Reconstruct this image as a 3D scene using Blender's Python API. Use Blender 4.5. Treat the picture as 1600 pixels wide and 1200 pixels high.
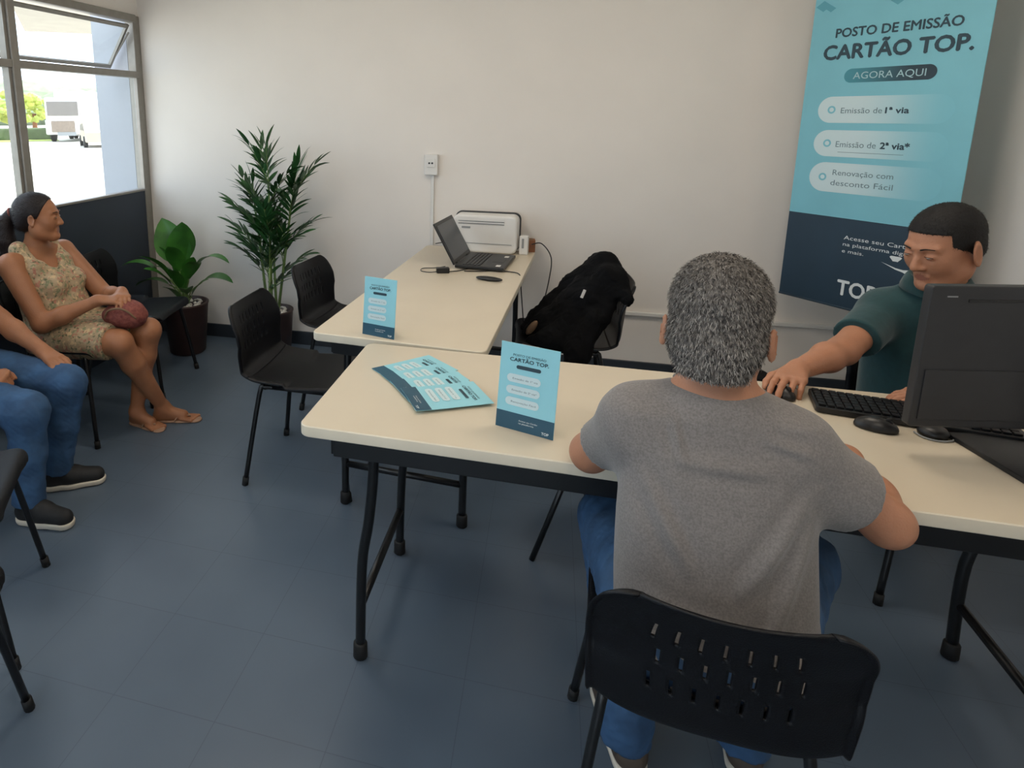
import bpy, bmesh, math, random
import numpy as np
from mathutils import Vector, Matrix, Euler
random.seed(7); RNG = np.random.default_rng(11)
for _o in list(bpy.data.objects): bpy.data.objects.remove(_o)
SC = bpy.context.scene; COL = SC.collection
# ------------------------------------------------------------ camera (an off-centre crop of a wider photo)
F, PX, PY, PITCH, ROLL, YAW, CAMH = 1017.8, 573.0, 388.8, .2051, .0054, -.2768, 1.5233
cd = bpy.data.cameras.new('camera'); cam = bpy.data.objects.new('camera', cd); COL.objects.link(cam); SC.camera = cam
cd.sensor_fit = 'HORIZONTAL'; cd.sensor_width = 36; cd.lens = F/1600*36
cd.shift_x = (800-PX)/1600; cd.shift_y = (PY-600)/1600
cd.clip_start = .05; cd.clip_end = 500
_cy, _sy, _cp, _sp, _cr, _sr = math.cos(YAW), math.sin(YAW), math.cos(PITCH), math.sin(PITCH), math.cos(ROLL), math.sin(ROLL)
_xr = Vector((_cy, -_sy, 0)); _fw = Vector((_sy*_cp, _cy*_cp, -_sp)); _up = Vector((_sy*_sp, _cy*_sp, _cp))
_r = _xr*_cr - _up*_sr; _u = _xr*_sr + _up*_cr
cam.matrix_world = Matrix(((_r.x, _u.x, -_fw.x, 0), (_r.y, _u.y, -_fw.y, 0), (_r.z, _u.z, -_fw.z, CAMH), (0, 0, 0, 1)))
# ------------------------------------------------------------ sky, sun, exposure
wd = bpy.data.worlds.new('sky'); SC.world = wd; wd.use_nodes = True
bg = wd.node_tree.nodes['Background']; bg.inputs[0].default_value = (.76, .87, 1.0, 1); bg.inputs[1].default_value = 4.0
sd = bpy.data.lights.new('sun', 'SUN'); sd.energy = 9; sd.angle = .02; sd.color = (1, .95, .86)
sun = bpy.data.objects.new('sun', sd); COL.objects.link(sun); sun.rotation_euler = (math.radians(-30), math.radians(22), 0)
SC.view_settings.view_transform = 'Standard'; SC.view_settings.look = 'None'
SC.view_settings.gamma = 1; SC.view_settings.use_curve_mapping = False; SC.view_settings.exposure = .0
LAMPS = [(-1.2, 2.3), (.6, 2.3), (-1.2, .2), (.6, .2)]   # ceiling panel lamps, built with their light below
LAMP_W = 11
# ------------------------------------------------------------ materials
def lin(c):
    return tuple((x/12.92 if x <= .04045 else ((x+.055)/1.055)**2.4) for x in c)
def hexc(h): return lin(tuple(int(h[i:i+2], 16)/255 for i in (0, 2, 4)))
MC = {}
def mat(name, col, rough=.6, var=.06, scale=8, bump=0, bscale=60, metal=0, spec=.5, sheen=0, col2=None, sss=0, detail=3):
    if name in MC: return MC[name]
    m = bpy.data.materials.new(name); m.use_nodes = True; nt = m.node_tree; N = nt.nodes; L = nt.links
    b = N['Principled BSDF']; b.inputs['Roughness'].default_value = rough; b.inputs['Metallic'].default_value = metal
    b.inputs['Specular IOR Level'].default_value = spec
    if sheen: b.inputs['Sheen Weight'].default_value = sheen
    if sss:
        b.inputs['Subsurface Weight'].default_value = sss; b.inputs['Subsurface Radius'].default_value = (.02, .008, .004); b.inputs['Subsurface Scale'].default_value = .5
    c = hexc(col) if isinstance(col, str) else col
    c2 = (hexc(col2) if isinstance(col2, str) else col2) if col2 else tuple(x*(1-var) for x in c)
    tc = N.new('ShaderNodeTexCoord'); no = N.new('ShaderNodeTexNoise'); no.inputs['Scale'].default_value = scale; no.inputs['Detail'].default_value = detail
    L.new(tc.outputs['Object'], no.inputs['Vector'])
    cr = N.new('ShaderNodeValToRGB'); cr.color_ramp.elements[0].position = .35; cr.color_ramp.elements[1].position = .65
    cr.color_ramp.elements[0].color = (*c2, 1); cr.color_ramp.elements[1].color = (*c, 1)
    L.new(no.outputs['Fac'], cr.inputs[0]); L.new(cr.outputs[0], b.inputs['Base Color'])
    if bump:
        n2 = N.new('ShaderNodeTexNoise'); n2.inputs['Scale'].default_value = bscale; n2.inputs['Detail'].default_value = 4
        L.new(tc.outputs['Object'], n2.inputs['Vector'])
        bp = N.new('ShaderNodeBump'); bp.inputs['Strength'].default_value = 1; bp.inputs['Distance'].default_value = bump
        L.new(n2.outputs['Fac'], bp.inputs['Height']); L.new(bp.outputs[0], b.inputs['Normal'])
    MC[name] = m; return m
def emis(name, col, s):
    m = bpy.data.materials.new(name); m.use_nodes = True; b = m.node_tree.nodes['Principled BSDF']
    b.inputs['Base Color'].default_value = (*col, 1); b.inputs['Emission Color'].default_value = (*col, 1); b.inputs['Emission Strength'].default_value = s
    return m
def glass_mat():
    m = bpy.data.materials.new('window_glass'); m.use_nodes = True; nt = m.node_tree; N = nt.nodes; L = nt.links
    N.remove(N['Principled BSDF']); out = N['Material Output']
    t = N.new('ShaderNodeBsdfTransparent'); t.inputs[0].default_value = (.93, .95, .95, 1)
    g = N.new('ShaderNodeBsdfGlossy'); g.inputs['Roughness'].default_value = .02
    mx = N.new('ShaderNodeMixShader'); mx.inputs[0].default_value = .06
    no = N.new('ShaderNodeTexNoise'); no.inputs['Scale'].default_value = 2; mr = N.new('ShaderNodeMapRange'); mr.inputs[3].default_value = .04; mr.inputs[4].default_value = .08
    L.new(no.outputs['Fac'], mr.inputs[0]); L.new(mr.outputs[0], mx.inputs[0])
    L.new(t.outputs[0], mx.inputs[1]); L.new(g.outputs[0], mx.inputs[2]); L.new(mx.outputs[0], out.inputs[0]); return m
def floor_mat():
    m = mat('blue_grey_vinyl', '5a6877', rough=.36, col2='505d6c', scale=1.6, spec=.45, detail=3)
    nt = m.node_tree; N = nt.nodes; L = nt.links; b = N['Principled BSDF']
    tc = [n for n in N if n.type == 'TEX_COORD'][0]; cr = [n for n in N if n.type == 'VALTORGB'][0]
    mp = N.new('ShaderNodeMapping'); mp.inputs['Location'].default_value = (-1.06, 1.225, 0); mp.vector_type = 'TEXTURE'
    L.new(tc.outputs['Object'], mp.inputs[0])
    br = N.new('ShaderNodeTexBrick'); br.offset = 0; br.inputs['Scale'].default_value = 1; br.inputs['Brick Width'].default_value = .3; br.inputs['Row Height'].default_value = .3
    br.inputs['Mortar Size'].default_value = .0012; br.inputs['Mortar Smooth'].default_value = .4
    br.inputs['Color1'].default_value = (1, 1, 1, 1); br.inputs['Color2'].default_value = (.97, .97, .97, 1); br.inputs['Mortar'].default_value = (.7, .7, .72, 1)
    L.new(mp.outputs[0], br.inputs['Vector'])
    mx = N.new('ShaderNodeMix'); mx.data_type = 'RGBA'; mx.blend_type = 'MULTIPLY'; mx.inputs[0].default_value = 1
    L.new(cr.outputs[0], mx.inputs[6]); L.new(br.outputs['Color'], mx.inputs[7]); L.new(mx.outputs[2], b.inputs['Base Color'])
    n = N.new('ShaderNodeTexNoise'); n.inputs['Scale'].default_value = 2.5; n.inputs['Detail'].default_value = 3
    mr = N.new('ShaderNodeMapRange'); mr.inputs[3].default_value = .27; mr.inputs[4].default_value = .40
    L.new(tc.outputs['Object'], n.inputs['Vector']); L.new(n.outputs['Fac'], mr.inputs[0]); L.new(mr.outputs[0], b.inputs['Roughness'])
    return m
def floral_mat():
    m = mat('floral_fabric', 'b09c80', rough=.85, col2='a08a6c', scale=25, bump=.004, bscale=18)
    nt = m.node_tree; N = nt.nodes; L = nt.links; b = N['Principled BSDF']
    tc = [n for n in N if n.type == 'TEX_COORD'][0]; prev = [n for n in N if n.type == 'VALTORGB'][0].outputs[0]
    for sc, lo, hi, col, det in ((46, .53, .62, '7f8262', 2), (38, .56, .63, 'a87461', 1.5), (60, .60, .67, '5f6148', 2), (58, .60, .65, 'c3a883', 1)):
        n = N.new('ShaderNodeTexNoise'); n.inputs['Scale'].default_value = sc; n.inputs['Detail'].default_value = det
        mp = N.new('ShaderNodeMapping'); mp.inputs['Location'].default_value = (sc, sc*.3, lo*10)
        L.new(tc.outputs['Object'], mp.inputs[0]); L.new(mp.outputs[0], n.inputs['Vector'])
        r = N.new('ShaderNodeMapRange'); r.inputs[1].default_value = lo; r.inputs[2].default_value = hi
        L.new(n.outputs['Fac'], r.inputs[0])
        mx = N.new('ShaderNodeMix'); mx.data_type = 'RGBA'; L.new(r.outputs[0], mx.inputs[0]); L.new(prev, mx.inputs[6]); mx.inputs[7].default_value = (*hexc(col), 1)
        prev = mx.outputs[2]
    L.new(prev, b.inputs['Base Color']); return m
M_FLOOR = floor_mat()
M_WALL = mat('off_white_wall_paint', 'e6e0d9', .75, .03, 3, .0012, 9)
M_WARM = mat('ceiling_paint', 'e4e0d8', .8, .02, 2)
M_NAVY = mat('navy_panel_paint', '26313f', .55, .12, 4)
M_BASE = mat('dark_baseboard', '2c333b', .5, .1, 5)
M_ALU = mat('brushed_aluminium', '8f8b84', .45, .1, 20, metal=.35)
M_GLASS = glass_mat()
M_BLK = mat('black_polypropylene', '07090f', .45, .2, 30, .0006, 350, spec=.3)
M_BLKS = mat('black_painted_steel', '0e1013', .35, .2, 20)
M_RUB = mat('black_rubber', '0b0b0c', .7, .2, 20)
M_TABLE = mat('cream_laminate', 'cfc3ae', .36, .04, 5, spec=.5)
M_EDGE = mat('cream_edge_band', 'd9d0bd', .45, .05, 9)
M_CYAN = mat('sky_blue_print', '7cc0d0', .5, .06, 4)
M_CYAN2 = mat('pale_cyan_card', '92d0de', .42, .05, 6)
M_DBLUE = mat('deep_teal_print', '22394a', .5, .1, 6)
M_DBLUE2 = mat('deep_teal_card', '245066', .45, .1, 6)
M_INK = mat('dark_ink', '25404d', .55, .1, 9)
M_WINK = mat('white_ink', 'dfe6e8', .55, .04, 9)
M_GINK = mat('grey_ink', '66808a', .6, .1, 9)
M_PILL = mat('white_pill_ink', 'c8dde2', .5, .05, 3)
M_SKIN = mat('tanned_skin', 'b07c60', .5, .1, 14, .0008, 220, spec=.4, sss=.08)
M_SKIN2 = mat('brown_skin', 'a06c4c', .5, .12, 14, .0008, 220, spec=.4, sss=.08)
M_LIP = mat('lip_skin', '96604f', .45, .1, 40)
M_GREY = mat('heather_grey_jersey', '7f7a78', .92, col2='6c6866', scale=260, bump=.005, bscale=7, sheen=.2)
M_TEAL = mat('dark_teal_pique', '103c40', .85, .14, 60, .005, 8, sheen=.2)
M_JEAN = mat('blue_denim', '35587f', .85, col2='284566', scale=14, bump=.004, bscale=14)
M_JEAN2 = mat('navy_denim', '1c3350', .85, col2='14263f', scale=14, bump=.004, bscale=14)
M_DRESS = floral_mat()
M_HAIRG = mat('salt_and_pepper_hair', '75706b', .7, col2='3f3b39', scale=130)
M_HAIRL = mat('silver_hair', 'a09b95', .6, .2, 90)
M_HAIRB = mat('black_hair', '0c0a0a', .75, .3, 60, .001, 200)
M_HAIRD = mat('dark_brown_hair', '1a1012', .6, .3, 60, .0015, 120)
M_LEAF = mat('glossy_green_leaf', '3f7a2c', .35, col2='2a5a22', scale=9)
M_LEAF2 = mat('dark_palm_leaf', '2f5f2e', .42, col2='1e4524', scale=12)
M_CANE = mat('palm_cane', '6f8a4d', .5, .25, 18)
M_POT = mat('brown_planter', '3a2724', .5, .2, 12, .001, 40)
M_PEB = mat('white_pebble', 'd5d0c8', .7, .12, 20)
M_WPL = mat('white_plastic', 'dedcd8', .4, .03, 8)
M_GPL = mat('grey_plastic', '8d8f90', .45, .05, 8)
M_BPL = mat('black_plastic', '121316', .4, .2, 25)
M_MON = mat('charcoal_plastic', '26272a', .45, .12, 30, .0002, 500)
M_SCR = mat('laptop_screen', '3a3f47', .25, .1, 3)
M_COAT = mat('black_wool', '050609', .95, .3, 16, .012, 14, spec=.2)
M_TAN = mat('tan_lining', '7b6048', .8, .1, 12)
M_RED = mat('woven_red_bag', '6a302c', .8, col2='84493e', scale=70, bump=.003, bscale=60)
M_SHOE = mat('black_shoe', '16181b', .7, .2, 40)
M_SOLE = mat('white_sole', 'cfc8ba', .6, .06, 20)
M_BSHOE = mat('brown_shoe', '4d423a', .7, .15, 30)
M_SAND = mat('tan_sandal', 'a5826a', .6, .1, 30)
M_EYE = mat('eye_white', 'cfc6bd', .3, .03, 10)
M_IRIS = mat('dark_iris', '1c120c', .25, .1, 10)
M_WOODC = mat('brown_cardboard', '8a5a3c', .8, .1, 12)
# ------------------------------------------------------------ object helpers
def link(o, parent=None, pre=None):
    COL.objects.link(o)
    if parent is not None: o.parent = parent
    return o
def tag(o, label=None, cat=None, group=None, kind=None):
    if label: o['label'] = label
    if cat: o['category'] = cat
    if group: o['group'] = group
    if kind: o['kind'] = kind
    return o
def thing(name, loc, rz=0, label=None, cat=None, group=None):
    o = bpy.data.objects.new(name, None); o.empty_display_size = .1; o.location = loc; o.rotation_euler = (0, 0, rz); COL.objects.link(o)
    return tag(o, label, cat, group)
def pym(name, V, Fc, m, parent=None, smooth=False, world=False):
    me = bpy.data.meshes.new(name); me.from_pydata([tuple(v) for v in V], [], [tuple(f) for f in Fc]); me.update()
    ms = m if isinstance(m, (list, tuple)) else [m]
    for x in ms: me.materials.append(x)
    if smooth: me.polygons.foreach_set('use_smooth', [True]*len(me.polygons))
    o = bpy.data.objects.new(name, me); link(o, parent)
    if world and parent is not None:      # vertices given in world space: keep them there under a moved parent
        o.matrix_parent_inverse = (Matrix.Translation(parent.location) @ Euler(parent.rotation_euler).to_matrix().to_4x4()).inverted()
    return o
class MB:
    def __init__(s): s.V = []; s.F = []; s.T = Matrix.Identity(4)
    def add(s, V, Fc, M=None):
        n = len(s.V); M = s.T @ (M or Matrix.Identity(4))
        s.V += [tuple(M @ Vector(v)) for v in V]; s.F += [tuple(i+n for i in f) for f in Fc]; return s
    def box(s, c, d, rz=0, bev=0, M=None):
        bm = bmesh.new(); bmesh.ops.create_cube(bm, size=1); bmesh.ops.scale(bm, vec=d, verts=bm.verts)
        if bev: bmesh.ops.bevel(bm, geom=bm.edges[:], offset=min(bev, min(d)*.45), segments=3, profile=.6, affect='EDGES')
        T = Matrix.Translation(c) @ Matrix.Rotation(rz, 4, 'Z')
        if M is not None: T = T @ M
        bm.verts.index_update()
        s.add([v.co[:] for v in bm.verts], [[v.index for v in f.verts] for f in bm.faces], T); bm.free(); return s
    def tube(s, pts, r, n=10, cap=True, smooth=0):
        P = [Vector(p) for p in pts]
        if smooth: P = catmull(P, smooth)
        R = r if isinstance(r, (list, tuple)) else [r]*len(P)
        if len(R) != len(P): R = [R[0]+(R[-1]-R[0])*i/(len(P)-1) for i in range(len(P))]
        V = []; up = None
        for i, p in enumerate(P):
            t = (P[min(i+1, len(P)-1)]-P[max(i-1, 0)]).normalized()
            if up is None: up = Vector((0, 0, 1)) if abs(t.z) < .9 else Vector((1, 0, 0))
            a = t.cross(up).normalized(); b = a.cross(t).normalized(); up = b
            for k in range(n):
                an = 2*math.pi*k/n; V.append(p+a*math.cos(an)*R[i]+b*math.sin(an)*R[i])
        Fc = [[i*n+k, i*n+(k+1) % n, (i+1)*n+(k+1) % n, (i+1)*n+k] for i in range(len(P)-1) for k in range(n)]
        if cap: Fc += [list(range(n))[::-1], [(len(P)-1)*n+k for k in range(n)]]
        return s.add(V, Fc)
    def lathe(s, prof, c=(0, 0, 0), n=28, M=None):
        V = []; 
        for r, z in prof:
            for k in range(n): V.append((r*math.cos(2*math.pi*k/n), r*math.sin(2*math.pi*k/n), z))
        Fc = [[i*n+k, i*n+(k+1) % n, (i+1)*n+(k+1) % n, (i+1)*n+k] for i in range(len(prof)-1) for k in range(n)]
        Fc += [list(range(n))[::-1], [(len(prof)-1)*n+k for k in range(n)]]
        return s.add(V, Fc, Matrix.Translation(c) @ (M or Matrix.Identity(4)))
    def ell(s, c, r, sub=2, M=None):
        bm = bmesh.new(); bmesh.ops.create_icosphere(bm, subdivisions=sub, radius=1); bm.verts.index_update()
        T = Matrix.Translation(c) @ (M or Matrix.Identity(4)) @ Matrix.Diagonal((*r, 1))
        s.add([v.co[:] for v in bm.verts], [[v.index for v in f.verts] for f in bm.faces], T); bm.free(); return s
    def prism(s, poly, z0, z1, M=None, bev=0):
        bm = bmesh.new(); vs = [bm.verts.new((x, y, z0)) for x, y in poly]; f = bm.faces.new(vs)
        r = bmesh.ops.extrude_face_region(bm, geom=[f]); bmesh.ops.translate(bm, vec=(0, 0, z1-z0), verts=[v for v in r['geom'] if isinstance(v, bmesh.types.BMVert)])
        bmesh.ops.recalc_face_normals(bm, faces=bm.faces)
        if bev:
            bm.edges.ensure_lookup_table(); e = [e for e in bm.edges if abs(e.verts[0].co.z-e.verts[1].co.z) < 1e-6]
            bmesh.ops.bevel(bm, geom=e, offset=bev, segments=3, profile=.6, affect='EDGES')
        bm.verts.index_update(); s.add([v.co[:] for v in bm.verts], [[v.index for v in f.verts] for f in bm.faces], M); bm.free(); return s
    def build(s, name, m, parent=None, smooth=False, world=False): return pym(name, s.V, s.F, m, parent, smooth, world)
def catmull(P, n):
    out = []
    for i in range(len(P)-1):
        a, b, c, d = P[max(i-1, 0)], P[i], P[i+1], P[min(i+2, len(P)-1)]
        for k in range(n):
            t = k/n; out.append(.5*((2*b)+(c-a)*t+(2*a-5*b+4*c-d)*t*t+(3*b-a-3*c+d)*t**3))
    out.append(P[-1]); return out
def rrect(w, h, r, n=6, cx=0, cy=0):
    pts = []
    for sx, sy, a0 in ((1, 1, 0), (-1, 1, 90), (-1, -1, 180), (1, -1, 270)):
        for k in range(n+1):
            a = math.radians(a0+90*k/n); pts.append((cx+sx*(w/2-r)+r*math.cos(a), cy+sy*(h/2-r)+r*math.sin(a)))
    return pts
def autosmooth(o, ang=40):
    me = o.data; me.polygons.foreach_set('use_smooth', [True]*len(me.polygons))
    bm = bmesh.new(); bm.from_mesh(me)
    for e in bm.edges:
        if len(e.link_faces) == 2 and e.calc_face_angle(0) > math.radians(ang): e.smooth = False
    bm.to_mesh(me); bm.free(); return o
_TX = {}
def text_geo(s, size, bold=0.0, shear=0, align='LEFT'):
    k = (s, bold, align, shear)
    if k not in _TX:
        cu = bpy.data.curves.new('lettering', 'FONT'); cu.body = s; cu.size = 1; cu.offset = bold; cu.shear = shear; cu.align_x = align; cu.resolution_u = 3
        ob = bpy.data.objects.new('lettering', cu); COL.objects.link(ob)
        me = bpy.data.meshes.new_from_object(ob)
        _TX[k] = ([v.co[:2] for v in me.vertices], [tuple(p.vertices) for p in me.polygons])
        bpy.data.objects.remove(ob); bpy.data.meshes.remove(me); bpy.data.curves.remove(cu)
    V, Fc = _TX[k]
    return [(x*size, y*size, 0) for x, y in V], Fc
def text_fit(mb, s, x0, x1, y, z, h=None, bold=0.0, M=None):
    if bold:
        e = bold*(h or .02)*1.6
        for i, (dx, dy) in enumerate(((-e, 0), (e, 0), (0, e), (0, -e))): text_fit(mb, s, x0+dx, x1+dx, y+dy, z+i*.00004, h, 0.0, M)
        return
    """lettering between x0 and x1 with its baseline at y, cap height h"""
    V, Fc = text_geo(s, 1, bold); xs = [v[0] for v in V]; sx = (x1-x0)/(max(xs)-min(xs)); ys = .72
    sy = (h/ys) if h else sx
    mb.add([(x0+(v[0]-min(xs))*sx, y+v[1]*sy, z) for v in V], Fc, M)
# ------------------------------------------------------------ smooth implicit surfaces for bodies and cloth
def v3(p): return np.array(p, np.float32)
def nrm(v): v = np.array(v, float); return v/np.linalg.norm(v)
class SDF:
    def __init__(s): s.P = []
    def cone(s, a, b, r1, r2, k=.02, flat=False, M=None): s.P.append(('cone', v3(a), v3(b), r1, r2, k, flat)); return s
    def chain(s, pts, rs, k=.02):
        for i in range(len(pts)-1): s.cone(pts[i], pts[i+1], rs[i], rs[i+1], k)
        return s
    def ell(s, c, r, k=.02, R=None, sub=False): s.P.append(('ell', v3(c), v3(r), np.array(R if R is not None else np.eye(3), np.float32), k, sub)); return s
    def loft(s, secs, right, k=.03, cap=.04): s.P.append(('loft', [(v3(c), a, b) for c, a, b in secs], v3(right), k, cap)); return s
    def box(s, c, h, r, k=.01, R=None): s.P.append(('box', v3(c), v3(h), r, np.array(R if R is not None else np.eye(3), np.float32), k)); return s
    def cut(s, p, n, c=None, rad=None): s.P.append(('cut', v3(p), v3(n)/np.linalg.norm(n), c, rad)); return s
    def notch(s, p, n1, n2): s.P.append(('notch', v3(p), nrm(n1), nrm(n2))); return s
    def slim(s, e):
        s.P = [(q[0], [(c, a-e, b-e) for c, a, b in q[1]], *q[2:]) if q[0] == 'loft' else q for q in s.P]; return s
    def grow(s, e):
        o = SDF()
        for p in s.P:
            q = list(p)
            if p[0] == 'cone': q[3] += e; q[4] += e
            elif p[0] == 'ell' and not p[5]: q[2] = p[2]+e
            elif p[0] == 'loft': q[1] = [(c, a+e, b+e) for c, a, b in p[1]]
            elif p[0] == 'box': q[3] = p[3]+e
            o.P.append(tuple(q))
        return o
    def bounds(s):
        lo = np.full(3, 1e9); hi = -lo
        for p in s.P:
            if p[0] == 'cone': pts = np.array([p[1]-max(p[3], p[4]), p[2]-max(p[3], p[4]), p[1]+max(p[3], p[4]), p[2]+max(p[3], p[4])])
            elif p[0] == 'ell':
                if p[5]: continue
                r = max(p[2]); pts = np.array([p[1]-r, p[1]+r])
            elif p[0] == 'loft':
                r = max(max(a, b) for _, a, b in p[1])+p[4]; pts = np.array([c-r for c, _, _ in p[1]]+[c+r for c, _, _ in p[1]])
            elif p[0] == 'box': r = np.linalg.norm(p[2])+p[3]; pts = np.array([p[1]-r, p[1]+r])
            else: continue
            lo = np.minimum(lo, pts.min(0)); hi = np.maximum(hi, pts.max(0))
        return lo, hi
    def mesh(s, res):
        lo, hi = s.bounds(); lo -= res*3; hi += res*3
        n = np.ceil((hi-lo)/res).astype(int)+1; D = np.full(n, 1.0, np.float32)
        ax = [lo[i]+res*np.arange(n[i], dtype=np.float32) for i in range(3)]
        for p in s.P:
            t = p[0]
            if t == 'cone': a = np.minimum(p[1], p[2])-max(p[3], p[4]); b = np.maximum(p[1], p[2])+max(p[3], p[4]); k = p[5]
            elif t == 'ell': r = max(p[2]); a = p[1]-r; b = p[1]+r; k = p[4]
            elif t == 'loft':
                r = max(max(x, y) for _, x, y in p[1])+p[4]; cs = np.array([c for c, _, _ in p[1]]); a = cs.min(0)-r; b = cs.max(0)+r; k = p[3]
            elif t == 'box': r = np.linalg.norm(p[2])+p[3]; a = p[1]-r; b = p[1]+r; k = p[5]
            else: a = lo; b = hi; k = 0
            if t == 'cut' and p[3] is not None: a = np.array(p[3])-p[4]; b = np.array(p[3])+p[4]
            m = k+res*4
            i0 = np.clip(np.floor((a-m-lo)/res).astype(int), 0, n-1); i1 = np.clip(np.ceil((b+m-lo)/res).astype(int)+1, 1, n)
            if (i1 <= i0).any(): continue
            sl = tuple(slice(i0[i], i1[i]) for i in range(3))
            X = ax[0][sl[0]][:, None, None]; Y = ax[1][sl[1]][None, :, None]; Z = ax[2][sl[2]][None, None, :]
            if t == 'cone':
                ba = p[2]-p[1]; L2 = float(ba@ba)+1e-12
                h = ((X-p[1][0])*ba[0]+(Y-p[1][1])*ba[1]+(Z-p[1][2])*ba[2])/L2; hc = np.clip(h, 0, 1)
                d = np.sqrt((X-p[1][0]-hc*ba[0])**2+(Y-p[1][1]-hc*ba[1])**2+(Z-p[1][2]-hc*ba[2])**2)-(p[3]+(p[4]-p[3])*hc)
                if p[6]: d = np.maximum(d, (h-1)*math.sqrt(L2))
            elif t == 'ell':
                R = p[3]; dx, dy, dz = X-p[1][0], Y-p[1][1], Z-p[1][2]
                q = [(R[0][i]*dx+R[1][i]*dy+R[2][i]*dz) for i in range(3)]
                k0 = np.sqrt(sum((q[i]/p[2][i])**2 for i in range(3))); k1 = np.sqrt(sum((q[i]/p[2][i]**2)**2 for i in range(3)))+1e-9
                d = k0*(k0-1)/k1
            elif t == 'box':
                R = p[4]; dx, dy, dz = X-p[1][0], Y-p[1][1], Z-p[1][2]
                q = [np.abs(R[0][i]*dx+R[1][i]*dy+R[2][i]*dz)-p[2][i] for i in range(3)]
                d = np.sqrt(sum(np.maximum(x, 0)**2 for x in q))+np.minimum(np.maximum(np.maximum(q[0], q[1]), q[2]), 0)-p[3]
            elif t == 'loft':
                S = p[1]; d = None; r = p[2]/np.linalg.norm(p[2])
                for i in range(len(S)-1):
                    (c0, a0, b0), (c1, a1, b1) = S[i], S[i+1]; ba = c1-c0; L = float(np.linalg.norm(ba)); u = ba/L
                    rr = r-u*(r@u); rr /= np.linalg.norm(rr); f = np.cross(u, rr)
                    dx, dy, dz = X-c0[0], Y-c0[1], Z-c0[2]
                    z = dx*u[0]+dy*u[1]+dz*u[2]; h = np.clip(z/L, 0, 1); h2 = h*h*(3-2*h)*.5+h*.5
                    A = a0+(a1-a0)*h2; B = b0+(b1-b0)*h2
                    x = dx*rr[0]+dy*rr[1]+dz*rr[2]; y = dx*f[0]+dy*f[1]+dz*f[2]
                    ze = np.maximum(np.maximum(-z, z-L), 0)/p[4]
                    e = (((np.abs(x)/A)**2.3+(np.abs(y)/B)**2.3+ze**2.3)**(1/2.3)-1)*np.minimum(A, B)
                    d = e if d is None else np.minimum(d, e)
            elif t == 'notch':
                f = lambda nn: (X-p[1][0])*nn[0]+(Y-p[1][1])*nn[1]+(Z-p[1][2])*nn[2]
                D[sl] = np.maximum(D[sl], np.minimum(f(p[2]), f(p[3]))); continue
            else:
                d = (X-p[1][0])*p[2][0]+(Y-p[1][1])*p[2][1]+(Z-p[1][2])*p[2][2]
                if p[4]:
                    q = np.sqrt((X-p[3][0])**2+(Y-p[3][1])**2+(Z-p[3][2])**2)-p[4]
                    D[sl] = np.maximum(D[sl], np.minimum(d, -q)); continue
                D[sl] = np.maximum(D[sl], d); continue
            o = D[sl]
            if t == 'ell' and p[5]:
                h = np.clip(.5-.5*(o+d)/k, 0, 1); D[sl] = o+(-d-o)*h+k*h*(1-h)
            else:
                h = np.clip(.5+.5*(d-o)/max(k, 1e-6), 0, 1); D[sl] = d+(o-d)*h-k*h*(1-h)
        return surface_nets(D, lo, res)
def surface_nets(D, lo, res):
    S = D < 0; n = D.shape
    c = [S[i:n[0]-1+i, j:n[1]-1+j, k:n[2]-1+k] for i in (0, 1) for j in (0, 1) for k in (0, 1)]
    cnt = sum(x.astype(np.int8) for x in c); act = (cnt > 0) & (cnt < 8)
    I = np.argwhere(act); idx = np.full(act.shape, -1, np.int32); idx[act] = np.arange(len(I))
    cor = [(i, j, k) for i in (0, 1) for j in (0, 1) for k in (0, 1)]
    vals = [D[I[:, 0]+a, I[:, 1]+b, I[:, 2]+e] for a, b, e in cor]
    acc = np.zeros((len(I), 3)); num = np.zeros(len(I))
    for p in range(8):
        for q in range(p+1, 8):
            if sum(abs(cor[p][i]-cor[q][i]) for i in range(3)) != 1: continue
            a, b = vals[p], vals[q]; x = (a < 0) != (b < 0); t = np.where(x, a/np.where(x, a-b, 1), 0)
            for i in range(3): acc[:, i] += np.where(x, cor[p][i]+(cor[q][i]-cor[p][i])*t, 0)
            num += x
    V = lo+(I+acc/num[:, None])*res; Fs = []
    for axn in range(3):
        sl0 = [slice(None)]*3; sl1 = [slice(None)]*3; sl0[axn] = slice(0, -1); sl1[axn] = slice(1, None)
        a = S[tuple(sl0)]; b = S[tuple(sl1)]; E = np.argwhere(a != b)
        o1, o2 = [(1, 2), (2, 0), (0, 1)][axn]
        E = E[(E[:, o1] > 0) & (E[:, o2] > 0) & (E[:, o1] < n[o1]-1) & (E[:, o2] < n[o2]-1)]
        ins = a[tuple(E.T)]
        def g(d1, d2):
            q = E.copy(); q[:, o1] -= d1; q[:, o2] -= d2; return idx[tuple(q.T)]
        Q = np.stack([g(1, 1), g(0, 1), g(0, 0), g(1, 0)], 1); Q[~ins] = Q[~ins][:, ::-1]; Fs.append(Q)
    Q = np.concatenate(Fs); Q = Q[(Q >= 0).all(1)]
    return V, Q
def relax(V, Q, it=2, lam=.5):
    E = np.concatenate([Q[:, [0, 1]], Q[:, [1, 2]], Q[:, [2, 3]], Q[:, [3, 0]]]); n = len(V)
    for k in range(it):
        for l in (lam, -lam*1.03):
            A = np.stack([np.bincount(E[:, 0], V[E[:, 1], i], n)+np.bincount(E[:, 1], V[E[:, 0], i], n) for i in range(3)], 1)
            c = np.bincount(E[:, 0], minlength=n)+np.bincount(E[:, 1], minlength=n); V = V+l*(A/np.maximum(c, 1)[:, None]-V)
    return V
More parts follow.
